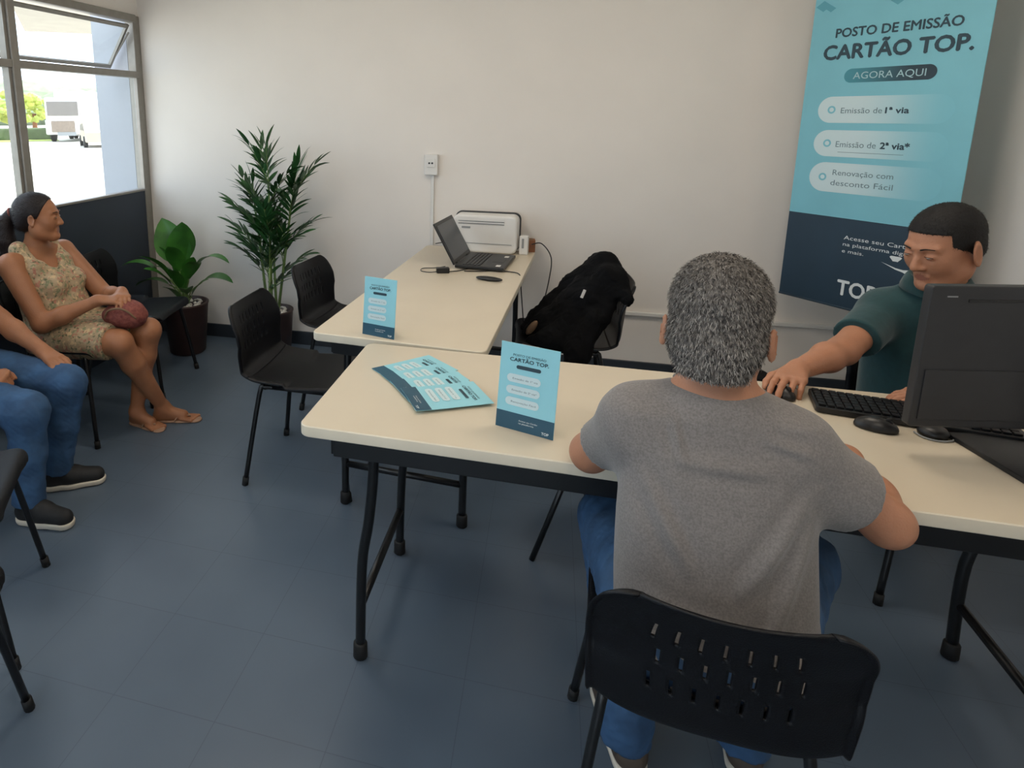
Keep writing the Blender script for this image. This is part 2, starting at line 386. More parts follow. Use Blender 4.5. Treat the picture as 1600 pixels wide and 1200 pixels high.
def sdf_obj(name, S, res, m, parent=None, regions=(), it=3, disp=None):
    V, Q = S.mesh(res); V = relax(V, Q, it)
    if disp is not None: V = disp(V)
    me = bpy.data.meshes.new(name); me.vertices.add(len(V)); me.vertices.foreach_set('co', V.astype(np.float32).ravel())
    me.loops.add(len(Q)*4); me.loops.foreach_set('vertex_index', Q.astype(np.int32).ravel())
    me.polygons.add(len(Q)); me.polygons.foreach_set('loop_start', np.arange(0, len(Q)*4, 4, dtype=np.int32))
    try: me.polygons.foreach_set('loop_total', np.full(len(Q), 4, np.int32))
    except Exception: pass
    me.update(calc_edges=True); me.validate()
    for x in (m if isinstance(m, (list, tuple)) else [m]): me.materials.append(x)
    me.polygons.foreach_set('use_smooth', [True]*len(me.polygons))
    if regions:
        C = V[Q].mean(1); mi = np.zeros(len(Q), np.int32)
        for fn, i in regions: mi[fn(C)] = i
        if len(mi) == len(me.polygons): me.polygons.foreach_set('material_index', mi)
    o = bpy.data.objects.new(name, me); link(o, parent)
    if parent is not None: o.matrix_parent_inverse = (Matrix.Translation(parent.location) @ Euler(parent.rotation_euler).to_matrix().to_4x4()).inverted()
    return o

def fade_mat(name, c0, c1, x0, x1, rough=.5):
    m = mat(name, c0, rough); nt = m.node_tree; N = nt.nodes; L = nt.links; b = N['Principled BSDF']
    tc = [n for n in N if n.type == 'TEX_COORD'][0]; sx = N.new('ShaderNodeSeparateXYZ'); L.new(tc.outputs['Object'], sx.inputs[0])
    r = N.new('ShaderNodeMapRange'); r.inputs[1].default_value = x0; r.inputs[2].default_value = x1; r.interpolation_type = 'SMOOTHSTEP'; L.new(sx.outputs[0], r.inputs[0])
    mx = N.new('ShaderNodeMix'); mx.data_type = 'RGBA'; L.new(r.outputs[0], mx.inputs[0]); mx.inputs[6].default_value = (*hexc(c0), 1); mx.inputs[7].default_value = (*hexc(c1), 1)
    L.new(mx.outputs[2], b.inputs['Base Color']); return m
def folds(lines, base=None):
    """cloth folds: ridges along lines in the x-z plane pushed outwards from the back of the garment"""
    def f(V):
        V = base(V) if base else V.copy(); ym = V[:, 1].mean()
        for (x0, z0, x1, z1, w, a, ys) in lines:
            dx, dz = x1-x0, z1-z0; L2 = dx*dx+dz*dz; t = ((V[:, 0]-x0)*dx+(V[:, 2]-z0)*dz)/L2; tc = np.clip(t, 0, 1)
            d = np.hypot(V[:, 0]-x0-tc*dx, V[:, 2]-z0-tc*dz); side = (V[:, 1] < ym) if ys < 0 else (V[:, 1] > ym)
            V[:, 1] += np.where(side, ys*a*(np.exp(-(d/w)**2)-.6*np.exp(-((d-w*1.6)/w)**2))*np.sin(np.pi*np.clip(tc*.9+.05, 0, 1))**.6, 0)
        return V
    return f

def crumple(amp, f, seed=0):
    rg = np.random.default_rng(seed); K = [(rg.normal(size=3)*f*(1+.6*i), rg.random()*6.28, nrm(rg.normal(size=3)), amp/(1+.45*i)) for i in range(6)]
    def g(V):
        W = V.copy()
        for k, ph, d, a in K: W = W+(1-2*np.abs(np.sin(V@k+ph+1.3*np.sin(V@k[::-1]*.5))))[:, None]*d*a
        return W
    return g
# ============================================================ THE SETTING
RX0, RX1, RY0, RY1, CEIL = -2.66, 1.8, -1.7, 3.905, 2.7
def struct(name, mb, m, smooth=False):
    o = mb.build(name, m, None, smooth); o['kind'] = 'structure'; return o
SILL, HEAD = 1.022, 2.11
struct('floor', MB().box(((RX0+RX1)/2, (RY0+RY1)/2, -.05), (RX1-RX0+.3, RY1-RY0+.3, .1)), M_FLOOR)
struct('ceiling', MB().box(((RX0+RX1)/2, (RY0+RY1)/2, CEIL+.05), (RX1-RX0+.3, RY1-RY0+.3, .1)), M_WARM)
struct('wall_back', MB().box(((RX0+RX1)/2+.075, RY1+.075, CEIL/2), (RX1-RX0+.15, .15, CEIL)), M_WALL)
struct('wall_right', MB().box((RX1+.075, (RY0+RY1)/2, CEIL/2), (.15, RY1-RY0, CEIL)), M_WALL)
# left wall: painted panel below the window, wall above it
struct('wall_left', MB().box((RX0-.05, (RY0+RY1)/2, (HEAD+.04+CEIL)/2), (.10, RY1-RY0, CEIL-HEAD-.04)).box((RX0-.05, RY0+.3, HEAD/2), (.1, .6, HEAD+.08)), M_WALL)
struct('trim_1', MB().box((RX0-.02, (RY0+.6+RY1-.07)/2, SILL/2), (.05, RY1-.07-RY0-.6, SILL)), M_NAVY)
# front wall behind the camera with a wide glazed opening
struct('wall_front', MB().box(((RX0+RX1)/2, RY0-.05, 2.45), (RX1-RX0, .1, .5)).box((RX0+.5, RY0-.05, 1.1), (1.0, .1, 2.2)).box((RX1-.9, RY0-.05, 1.1), (1.8, .1, 2.2)), M_WALL)
struct('baseboard_back', MB().box(((RX0+RX1)/2, RY1-.008, .045), (RX1-RX0, .016, .09), bev=.004), M_BASE)
struct('baseboard_right', MB().box((RX1-.008, (RY0+RY1)/2, .045), (.016, RY1-RY0-.04, .09), bev=.004), M_BASE)
# outside: the pier that carries the back wall outwards, next to the window
struct('trim_2', MB().box((RX0-.18, RY1+.04, 1.1), (.26, .22, 3.2)), mat('exterior_white_paint', 'a2a6ae', .8, .03, 3))
struct('trim_3', MB().box((RX0-.02, RY1-.035, HEAD/2), (.06, .07, HEAD+.08), bev=.006), M_ALU)
# window: one long band of frames, fixed panes below, tilting vents above
w = thing('window_1', (RX0, 0, SILL)); w['kind'] = 'structure'; del_keys = None
TR = 1.778
fr = MB()

muls = [2.80, 1.72, .64, -.44]
fr.box((0, (RY0+.6+RY1-.07)/2, HEAD+.018-SILL), (.07, RY1-RY0-.67, .045), bev=.005)
fr.box((0, (RY0+.6+RY1-.07)/2, TR-SILL), (.06, RY1-RY0-.67, .04), bev=.005)
fr.box((-.01, (RY0+.6+RY1-.07)/2, .003), (.05, RY1-RY0-.67, .014), bev=.004)
fr.build('window_frame', M_ALU, w)
for y in muls:
    MB().box((0, y, (HEAD-SILL)/2), (.07, .05, HEAD-SILL), bev=.006).box((.0, y-.035, (HEAD-SILL)/2), (.04, .018, HEAD-SILL)).build('mullion', M_ALU, w)
ye = [RY1-.07]+muls+[RY0+.6]
for a, b in zip(ye[1:], ye[:-1]):
    MB().box((0, (a+b)/2, (TR-SILL)/2), (.005, b-a-.05, TR-SILL-.03)).build('pane', M_GLASS, w)
    # vent hinged at its top, swung outwards
    h = HEAD-.03-TR; T = Matrix.Translation((0, (a+b)/2, HEAD-.02-SILL)) @ Matrix.Rotation(math.radians(32), 4, 'Y')
    v = MB(); v.T = T; W_ = b-a-.07
    for z in (-.014, -h+.0): v.box((0, 0, z), (.02, W_, .022), bev=.003)
    for s in (-1, 1): v.box((0, s*(W_/2-.01), -h/2), (.02, .02, h), bev=.003)
    sash = v.build('vent_sash', M_ALU, w)
    g = MB(); g.T = T; g.box((0, 0, -h/2), (.004, W_-.03, h-.02)); g.build('vent_pane', M_GLASS, sash)
    st = MB(); p1 = T @ Vector((0, W_/2-.01, -h)); st.tube([(0, b-.04, HEAD-.07-SILL), p1], .006, 6); st.build('stay_arm', M_ALU, sash)
# the glazed opening behind the camera
w2 = thing('window_2', (-.83, RY0-.05, 0)); w2['kind'] = 'structure'
f2 = MB()
for x in (-.80, 0, .80): f2.box((x, 0, 1.1), (.05, .06, 2.2), bev=.005)
for z in (.03, 2.17): f2.box((0, 0, z), (1.66, .06, .05), bev=.005)
f2.build('window_frame', M_ALU, w2); MB().box((0, 0, 1.1), (1.62, .006, 2.12)).build('pane', M_GLASS, w2)
# ceiling lamps
for i, (x, y) in enumerate(LAMPS):
    t = thing('ceiling_lamp', (x, y, CEIL-.04), 0, 'white square ceiling light panel '+('near the back wall, on the window side', 'near the back wall, on the banner side', 'near the entrance, on the window side', 'near the entrance, on the solid wall side')[i], 'light', 'ceiling light panels')
    MB().box((0, 0, .02), (.6, .6, .035), bev=.006).build('lamp_housing', M_WPL, t)
    MB().box((0, 0, -.002), (.54, .54, .008)).build('diffuser', emis('lamp_diffuser_%d' % i, (1, .93, .84), 1.5), t)
    l = bpy.data.lights.new('lamp_light', 'AREA'); l.shape = 'RECTANGLE'; l.size = .54; l.size_y = .54; l.energy = LAMP_W; l.color = (1, .87, .72)
    lo = bpy.data.objects.new('lamp_light', l); link(lo, t); lo.location = (0, 0, -.01)
# ============================================================ OUTSIDE
GZ = -.3
struct('ground_outside', MB().box((-62, 30, GZ-.05), (118, 200, .1)), mat('pale_concrete_yard', 'cdc8bd', .9, .08, .3))
def far_pt(px, dist, z=0):
    a = (px-PX)/F; d = (_r*a+_u*((PY-178)/F)+_fw); d.z = 0; d.normalize(); p = d*dist; return (p.x, p.y, z)
def rot_face(p): return math.atan2(p[1], p[0])-math.pi/2
# lorry
p = far_pt(98, 50, GZ); tr = thing('truck', p, rot_face(p)-.25, 'white box lorry parked across the bright yard outside the window', 'truck')
M_TRK = mat('white_truck_paint', 'dcdad4', .4, .03, 2)
c = MB().box((0, 1.0, 1.75), (2.3, 1.9, 2.5), bev=.15).box((0, .1, 1.0), (2.3, .5, 1.0), bev=.1); c.build('cab', M_TRK, tr)
MB().box((0, .02, 2.25), (2.0, .12, .95), bev=.05).build('windscreen', mat('truck_glass', '77706a', .3, .1, 2), tr)
MB().box((0, -.18, 1.05), (1.5, .08, .75), bev=.03).build('grille', mat('truck_grille', '8a7a6c', .6, .2, 8), tr)
MB().box((.3, 5.2, 2.0), (2.6, 6.4, 2.9), bev=.05).build('cargo_box', M_TRK, tr)
MB().box((.2, 3.8, .55), (1.2, 8, .25)).build('chassis', M_GPL, tr)
for x in (-1.0, 1.1):
    for y in (1.1, 5.8, 7.2):
        MB().lathe([(.1, -.14), (.42, -.14), (.5, -.1), (.5, .1), (.42, .14), (.1, .14)], (x, y, .5), 20, Matrix.Rotation(math.pi/2, 4, 'Y')).build('wheel', M_RUB, tr, True)
p = far_pt(150, 42, GZ); vn = thing('car', p, rot_face(p)+math.pi/2+.1, 'pale car parked beside the lorry in the yard', 'car')
MB().prism([(-2, .3), (2, .3), (2.05, .75), (1.3, .9), (.7, 1.35), (-.9, 1.4), (-1.6, .95), (-2.05, .85)], -.85, .85, Matrix.Rotation(math.pi/2, 4, 'X'), .08).build('car_body', mat('beige_car_paint', 'b9aa98', .4, .1, 2), vn)
MB().prism([(-1.3, .95), (1.1, .95), (.65, 1.28), (-.85, 1.32)], -.87, .87, Matrix.Rotation(math.pi/2, 4, 'X')).build('side_window', mat('truck_glass', '77706a'), vn)
for x in (-1.25, 1.25):
    for y in (-.8, .8): MB().lathe([(.05, -.1), (.32, -.1), (.32, .1), (.05, .1)], (x, y, .32), 18, Matrix.Rotation(math.pi/2, 4, 'X')).build('wheel', M_RUB, vn, True)
def tree(px, dist, h, wd_, label, seed, m):
    p = far_pt(px, dist, GZ); t = thing('tree', p, 0, label, 'tree', 'trees beyond the yard'); rg = random.Random(seed)
    MB().tube([(0, 0, 0), (.1, 0, h*.5)], [.25, .15], 8).build('trunk', M_WOODC, t, True)
    f = MB()
    for k in range(60):
        a = rg.uniform(0, 6.28); r = wd_*.5*math.sqrt(rg.random()); z = h*(.35+.6*rg.random()*(1-.4*r/wd_)); s = rg.uniform(.3, .7)*wd_*.18
        f.ell((r*math.cos(a), r*math.sin(a), z), (s*1.2, s, s*.8), 1, Matrix.Rotation(a, 4, 'X'))
    f.build('crown', m, t)
M_TREE = mat('sunlit_yellow_green_foliage', 'c3c766', .8, col2='9cab55', scale=1.2)
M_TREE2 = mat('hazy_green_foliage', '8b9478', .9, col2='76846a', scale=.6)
for i, (px, d, h, w_) in enumerate(((-150, 66, 4.4, 4.8), (-20, 62, 4.2, 4.6), (52, 66, 3.9, 3.4), (96, 74, 3.6, 3.0))):
    tree(px, d, h, w_, ('yellow-green tree outside, at the left edge of the window view', 'yellow-green tree outside, seen left of the window mullion', 'yellow-green tree outside, seen right of the window mullion', 'small yellow-green tree outside directly behind the lorry')[i], 30+i, M_TREE)
hb = MB()
for k in range(26):
    q = far_pt(-160+k*16, 150+8*math.sin(k), GZ); hb.ell((q[0], q[1], 2.2+1.2*math.sin(k*1.7)), (9, 9, 4.5+.7*math.sin(k*2.3)), 2)
o = hb.build('wooded_ridge', M_TREE2); o['kind'] = 'structure'
p0 = far_pt(-60, 55, GZ); p1 = far_pt(84, 55, GZ)
hd = MB(); dv = Vector(p1)-Vector(p0)
hd.box(((Vector(p0)+Vector(p1))/2+Vector((0, 0, .45)))[:], (dv.length, .8, .9), math.atan2(dv.y, dv.x), .2)
tag(hd.build('hedge', mat('dark_hedge', '5d6a4c', .9, .3, 3)), 'low dark hedge outside in front of the yellow-green trees', 'hedge')
gs = MB(); gs.box(((Vector(p0)+Vector(p1))/2*.97+Vector((0, 0, .02)))[:], (dv.length, 2.5, .05), math.atan2(dv.y, dv.x))
o = gs.build('grass_verge', mat('yellow_green_grass', 'a8b25c', .9, .2, 2)); o['kind'] = 'structure'
# neighbouring canopy over the yard
q = far_pt(105, 11, 0); cn = thing('canopy', (q[0], q[1], 0), rot_face(q), 'grey-edged canopy roof over the yard, seen through the top vent', 'canopy')
MB().box((.15, 1.5, 3.18), (1.5, 4, .2), bev=.02).build('roof_slab', mat('weathered_canopy', 'a59d92', .8, .1, 3), cn)
MB().tube([(.75, 1.2, GZ), (.75, 1.2, 3.1)], .09, 12).build('post', M_GPL, cn, True)
kb = MB(); kb.tube([(far_pt(-40, 9, GZ+.02)), (far_pt(40, 9.5, GZ+.05)), (far_pt(90, 9.2, GZ+.05)), (far_pt(120, 8.4, GZ+.02)), (far_pt(118, 7.6, GZ+.02))], .07, 8, smooth=6)
tag(kb.build('kerb', mat('pinkish_kerb', 'b7a6a0', .9, .1, 4), None, True), 'curved pinkish kerb on the yard just outside the window', 'kerb')
# ============================================================ WALL FITTINGS
t = thing('wall_outlet', (-.698, RY1, 1.2), 0, 'white socket box on the back wall above the laptop table', 'outlet')
MB().box((0, -.018, .02), (.082, .036, .125), bev=.008).build('socket_box', M_WPL, t)
MB().box((0, -.039, .03), (.05, .004, .05), bev=.002).build('socket_face', M_WPL, t)
for dx in (-.009, .009): MB().lathe([(.006, 0), (.006, .004)], (dx, -.0405, .03), 8, Matrix.Rotation(math.pi/2, 4, 'X')).build('socket_hole', M_BPL, t)
o = MB().box((-.690, RY1-.008, .62), (.018, .016, 1.12), bev=.003).build('cable_conduit', M_WPL); tag(o, 'thin white vertical cable conduit running down from the wall socket', 'conduit')
o = MB().box((.97, RY1-.012, .3825), (1.6, .022, .022), bev=.004).build('cable_conduit', M_WPL); tag(o, 'white horizontal cable conduit low on the back wall behind the coat chair', 'conduit')
# ============================================================ CHAIRS
def shell_profile():
    P = [Vector(p) for p in ((.215, 0, .425), (.195, 0, .450), (.10, 0, .445), (-.02, 0, .436), (-.12, 0, .436), (-.20, 0, .444), (-.254, 0, .476), (-.272, 0, .55), (-.282, 0, .63), (-.296, 0, .70), (-.312, 0, .745))]
    return catmull(P, 10)
def chair_surface(rows, name, m, parent, back):
    P = shell_profile(); n = len(P); NU = 72; L = [0]
    for i in range(1, n): L.append(L[-1]+(P[i]-P[i-1]).length)
    tot = L[-1]; V = []; Fc = []; i0, i1 = rows; idx = {}
    nrows = i1-i0
    for i in range(i0, i1+1):
        p = P[i]; t = (P[min(i+1, n-1)]-P[max(i-1, 0)]).normalized(); nrm = Vector((t.z, 0, -t.x))  # towards the sitter's side
        if nrm.x < 0 and nrm.z < 0: nrm = -nrm
        if p.z > .5 and nrm.x < 0: nrm = -nrm
        if p.z <= .5 and nrm.z < 0: nrm = -nrm
        s = L[i]; e = tot-s; hw = .205
        if s < .05: hw -= .05-math.sqrt(max(.0025-(.05-s)**2, 0))
        r = .09
        if e < r: hw -= .75*(r-math.sqrt(max(r*r-(r-e)**2, 0)))
        mid = math.exp(-((p.z-.47)/.07)**2) if p.x < -.05 else 0
        hw += .008*math.exp(-((p.z-.62)/.1)**2)
        bk = min(max((p.z-.47)/.12, 0), 1)
        for k in range(NU+1):
            u = -1+2*k/NU; off = .012*abs(u)**2.5*(1-bk)+(.052*abs(u)**2)*bk*min(1, .45+e/.2)+.022*mid*abs(u)**4
            if abs(u) > .93: off -= .012*((abs(u)-.93)/.07)**2
            q = p+nrm*off; V.append((q.x, u*hw, q.z))
    def slot(i, k):
        z = P[i].z
        if not back or z < .54: return False
        for r, (za, zb) in enumerate(((.545, .58), (.60, .635), (.655, .69))):
            if za < z < zb:
                kk = k-NU//2+(2 if r % 2 else 0)+.5
                if abs(kk) < 20 and math.floor(kk) % 6 == 0: return True
        return False
    for i in range(nrows):
        for k in range(NU):
            if slot(i0+i, k): continue
            a = i*(NU+1)+k; Fc.append((a, a+1, a+NU+2, a+NU+1))
    o = pym(name, V, Fc, m, parent, True); md = o.modifiers.new('thickness', 'SOLIDIFY'); md.thickness = .006; md.offset = 0
    return o
def make_chair(label, cat='chair', group=None, shellmat=None):
    t = thing('shell_chair', (0, 0, 0), 0, label, cat, group)
    n = len(shell_profile())-1; sp = 52
    chair_surface((0, sp), 'seat', shellmat or M_BLK, t, False); chair_surface((sp, n), 'backrest', shellmat or M_BLK, t, True)
    f = MB()
    for s in (-1, 1):
        f.tube([(-.13, s*.165, .425), (.13, s*.165, .425)], .0105, 10)
    f.tube([(-.08, -.165, .424), (-.08, .165, .424)], .009, 8); f.tube([(.09, -.165, .424), (.09, .165, .424)], .009, 8)
    f.build('seat_frame', M_BLKS, t, True)
    for sx in (-1, 1):
        for s in (-1, 1):
            l = MB().tube([(sx*.11, s*.165, .425), (sx*.145, s*.168, .422), (sx*.168, s*.175, .395), (sx*.225, s*.222, .02)], .0105, 10, smooth=4).build('leg', M_BLKS, t, True)
            MB().tube([(sx*.2235, s*.2205, .035), (sx*.2285, s*.2235, .0)], .0135, 10).build('foot_cap', M_RUB, l, True)
    return t
def kids(o): return [c for c in bpy.data.objects if c.parent is o]
def copy_tree(o, parent=None):
    c = o.copy(); COL.objects.link(c)
    if parent is not None: c.parent = parent
    for ch in kids(o): copy_tree(ch, c)
    return c
G_CH = 'black shell chairs'
ch0 = make_chair('black shell chair beside the front corner of the long table, seat pushed toward it', group=G_CH)
ch0.location = (-.945, 2.465, 0); ch0.rotation_euler.z = 0
for x, y, rz, lab in ((-.95, 3.16, -.12, 'black slotted shell chair by the palm, tucked against the laptop table'),
                      (.085, 3.2, math.pi+.04, 'black shell chair by the back wall with dark coats thrown over it'),
                      (.33, 1.30, math.pi/2-.07, 'black slotted shell chair under the grey-haired man in the grey t-shirt'),
                      (1.28, 2.38, -math.pi/2, 'black chair under the man in the dark teal polo behind the monitor'),
                      (-2.23, 3.08, .12, 'empty dark chair in the window row beside the woman and the leafy plant'),
                      (-2.20, 2.56, 0, 'dark chair under the woman in the floral dress'),
                      (-2.24, 1.92, .1, 'dark chair under the seated person in blue jeans'),
                      (-1.688, 1.292, .553, 'dark chair at the left edge nearest the blue jeans, only its legs showing'),
                      (-1.308, .8165, .6, 'nearest dark chair at the lower left corner, only leg ends showing')):
    c = copy_tree(ch0); c.location = (x, y, 0); c.rotation_euler.z = rz; c['label'] = lab
# stool under the table: only two feet show
st = thing('stool', (.23, 2.24, 0), .0, 'black stool pushed under the long table, only its thin legs showing', 'stool')
MB().lathe([(.02, .43), (.15, .43), (.165, .445), (.16, .465), (.02, .47)], n=30).build('seat', M_BLK, st, True)
for p in ((-.23, -.165), (-.03, .29), (.25, .1), (.06, -.3)):
    MB().tube([(p[0]*.35, p[1]*.35, .43), (p[0], p[1], 0)], .010, 10).build('leg', M_BLKS, st, True)
# ============================================================ TABLES
def make_table(name, L, W, loc, rz, label, leg_sets, brace=False):
    t = thing(name, loc, rz, label, 'table'); TH = .032
    top = MB().prism(rrect(L, W, .03, 6, L/2, W/2), .74-TH, .74, None, .006).build('tabletop', [M_TABLE, M_EDGE], t); autosmooth(top, 35)
    for p in top.data.polygons:
        if p.normal.z < .9: p.material_index = 1
    a = MB(); i = .055
    a.box((L/2, i, .674), (L-.16, .02, .070), bev=.003).box((L/2, W-i, .674), (L-.16, .02, .070), bev=.003)
    a.box((.08, W/2, .674), (.02, W-2*i, .070), bev=.003).box((L-.08, W/2, .674), (.02, W-2*i, .070), bev=.003)
    a.build('apron', M_BLKS, t)
    for x0, sgn, bd in leg_sets:
        legs = []
        for y, yo in ((.085, -.0), (W-.085, .0)):
            pts = [(x0+sgn*bd, y, .70), (x0+sgn*bd*.93, y, .58), (x0+sgn*bd*.5, y, .44), (x0-sgn*.005, y, .30), (x0-sgn*.012, y, .03)]
            l = MB().tube(pts, .0145, 12, smooth=5).build('leg', M_BLKS, t, True)
            MB().lathe([(.017, 0), (.021, .004), (.020, .045), (.016, .05)], (x0-sgn*.012, y, 0), 14).build('foot_cap', M_RUB, l, True)
        MB().tube([(x0-sgn*.01, .085, .17), (x0-sgn*.01, W-.085, .17)], .0125, 12).build('crossbar', M_BLKS, t, True)
        if brace: MB().tube([(x0-sgn*.0, W/2, .17), (x0+sgn*.30, W/2-.05, .69)], .009, 8).tube([(x0-sgn*.0, W/2, .17), (x0+sgn*.30, W/2+.05, .69)], .009, 8).build('folding_brace', M_BLKS, t, True)
    return t
AY, AX, AR, AW = 1.440, -.597, -.0147, .639
tA = make_table('folding_table', 1.92, AW, (AX, AY, 0), AR, 'long cream-topped folding table in front with black legs, leaflets on it', [(.15, 1, .03), (1.735, -1, -.10)])
BL = 1.70
tB = make_table('folding_table', BL, AW, (-.8196+AW*math.cos(-.0677), 2.1304-AW*.0677, 0), -.0677+math.pi/2, 'cream-topped folding table reaching the back wall, laptop and printer on it', [(.12, 1, .03), (BL-.12, -1, .03)], True)
TZ = .74
# ============================================================ PEOPLE
def frame(fwd, up=(0, 0, 1)):
    """columns: right, forward, up"""
    f = nrm(fwd); r = nrm(np.cross(f, up)); u = np.cross(r, f); return np.stack([r, f, u], 1)
def head_sdf(S, C, R, k=1.0, ez=0, ex=0, es=1.0):
    P = lambda x, y, z: C+R@np.array([x, y, z])*k
    S.ell(P(0, -.012, .036), np.array((.074, .094, .080))*k, .02, R)
    S.ell(P(0, .030, -.022), np.array((.058, .060, .085))*k, .03, R)
    for s in (-1, 1):
        S.cone(P(s*.052, -.004, -.046), P(s*.044, .010, -.066), .020*k, .019*k, .03); S.cone(P(s*.044, .010, -.066), P(s*.018, .066, -.095), .020*k, .017*k, .03)
        S.ell(P(s*.036, .058, -.020), np.array((.022, .022, .026))*k, .035, R)
        S.cone(P(s*.012, .084, .026), P(s*.042, .070, .026), .010*k, .009*k, .012)
    S.ell(P(0, .078, -.092), np.array((.019, .015, .014))*k, .02, R)
    for s in (-1, 1): S.ell(P(s*.031, .098, .006), np.array((.017, .017, .011))*k, .012, R, True)
    S.cone(P(0, .083, .018), P(0, .1055, -.026), .008*k, .0115*k, .01)
    for s in (-1, 1):
        S.ell(P(s*.012, .095, -.030), np.array((.0085, .010, .008))*k, .006, R)
        S.ell(P(s*.031, .081, .005), np.array((.014, .012, .0095))*k, .004, R)
    S.cone(P(-.018, .083, -.058), P(.018, .083, -.058), .0065*k, .0065*k, .006)
    S.cone(P(-.015, .082, -.068), P(.015, .082, -.068), .0075*k, .0075*k, .006)
    S.ell(P(0, .094, -.063), np.array((.022, .006, .0016))*k, .003, R, True)
    for s in (-1, 1):
        Re = R@np.array(Euler((.15, 0, -s*.35)).to_matrix())
        S.ell(P(s*(.078+ex), -.008, -.006+ez), np.array((.007, .019*es, .031*es))*k, .008, Re)
        S.ell(P(s*(.084+ex), -.004, -.004+ez), np.array((.006, .010*es, .019*es))*k, .004, Re, True)
    return P
def lip_region(P, C, R, k):
    def fn(c):
        q = (c-C)@R/k
        return (np.abs(q[:, 0]) < .021) & (q[:, 1] > .080) & (np.abs(q[:, 2]+.0635) < .0115-np.abs(q[:, 0])*.42)
    return fn
def face_parts(o, C, R, k, hairm, open_=.6):
    P = lambda x, y, z: C+R@np.array([x, y, z])*k
    Rm = Matrix([list(r) for r in R]).to_4x4()
    for s in (-1, 1):
        w = MB(); w.ell(P(s*.031, .0845, .0045), (.0095*k, .0095*k, .0042*k*open_+.001), 2, Rm); e = w.build('eye', M_EYE, o, True, True)
        w = MB(); w.ell(P(s*.031+.0, .0905, .003), (.0045*k, .0045*k, .003*k*open_+.0008), 2, Rm); w.build('iris', M_IRIS, e, True, False)
        l = MB(); l.tube([P(s*.020, .0915, .007), P(s*.031, .0955, .0085), P(s*.043, .089, .0055)], [.0009*k, .0014*k, .0009*k], 6, smooth=4); l.build('eyelash', M_IRIS, o, True, True)
        b = MB(); b.tube([P(s*.014, .0945, .027), P(s*.028, .0935, .032), P(s*.045, .082, .028)], [.0022*k, .0032*k, .0014*k], 6, smooth=5); b.build('eyebrow', hairm, o, True, True)
def hand_sdf(S, W, d, n, side, k=1.0, curl=(.35, .5, .35), spread=.10, thumb=.5, fcurl=None):
    """W wrist, d towards the fingers, n out of the back of the hand, side: +1 if the thumb lies on d x n ... """
    d = nrm(d); n = nrm(np.array(n)-d*np.dot(n, d)); t = np.cross(d, n)*side; W = np.array(W, float)
    S.cone(W-d*.01, W+d*.02*k, .024*k, .021*k, .02)
    lens = ((.040, .025, .021), (.044, .028, .022), (.041, .026, .021), (.032, .020, .018))
    for i, off in enumerate((.031, .010, -.011, -.031)):
        K = W+d*(.088-.004*abs(i-1))*k+t*off*k
        S.cone(W+d*.015*k+t*off*.55*k, K, .014*k, .0115*k, .014)
        dd = nrm(d+t*(off*spread*12)); nn = nrm(n-dd*np.dot(n, dd)); p = K; r = (.0092, .0096, .0090, .0080)[i]*k; ang = 0
        cc = fcurl[i] if fcurl else curl
        for j, L in enumerate(lens[i]):
            ang += cc[j]; v = dd*math.cos(ang)-nn*math.sin(ang); q = p+v*L*k
            S.cone(p, q, r*(1-.08*j), r*(.92-.08*j), .004); p = q
    b = W+d*.028*k+t*.020*k-n*.006*k; dv = nrm(d*.75+t*(.75)-n*.25); m = b+dv*.044*k; dv2 = nrm(d*(.95)+t*(.35-.3*thumb)-n*(.2+.5*thumb))
    S.cone(b, m, .0155*k, .012*k, .016); q = m+dv2*.030*k; S.cone(m, q, .0115*k, .0105*k, .005); S.cone(q, q+nrm(dv2-t*.25)*.022*k, .0105*k, .0085*k, .005)
def hair_tufts(name, cap, m, parent, n, L, rad, down, seed=3, keep=None, jit=.5):
    me = cap.data; rg = random.Random(seed); polys = me.polygons; V = []; Fc = []
    ar = [p.area for p in polys]; cum = np.cumsum(ar); tot = cum[-1]
    dn = Vector(down)
    for i in range(n):
        p = polys[min(int(np.searchsorted(cum, rg.random()*tot)), len(polys)-1)]
        c = Vector(p.center); nn = Vector(p.normal)
        if keep and not keep(c): continue
        j = Vector((rg.uniform(-1, 1), rg.uniform(-1, 1), rg.uniform(-1, 1)))*jit
        t = (dn-nn*dn.dot(nn)+j); t = (t-nn*t.dot(nn))
        t = (t.normalized()*.85+nn*.45).normalized(); s = nn.cross(t).normalized()*rad; l = L*rg.uniform(.6, 1.2)
        c = c-nn*.001+j*.002; a = len(V)
        V += [c-s, c+s, c+t*l*.6+nn*.001+s*.7, c+t*l*.6+nn*.001-s*.7, c+t*l-nn*l*.25]
        Fc += [(a, a+1, a+2, a+3), (a+3, a+2, a+4)]
    return pym(name, V, Fc, m, parent)
def person_root(loc, label): return thing('person', loc, 0, label, 'person')
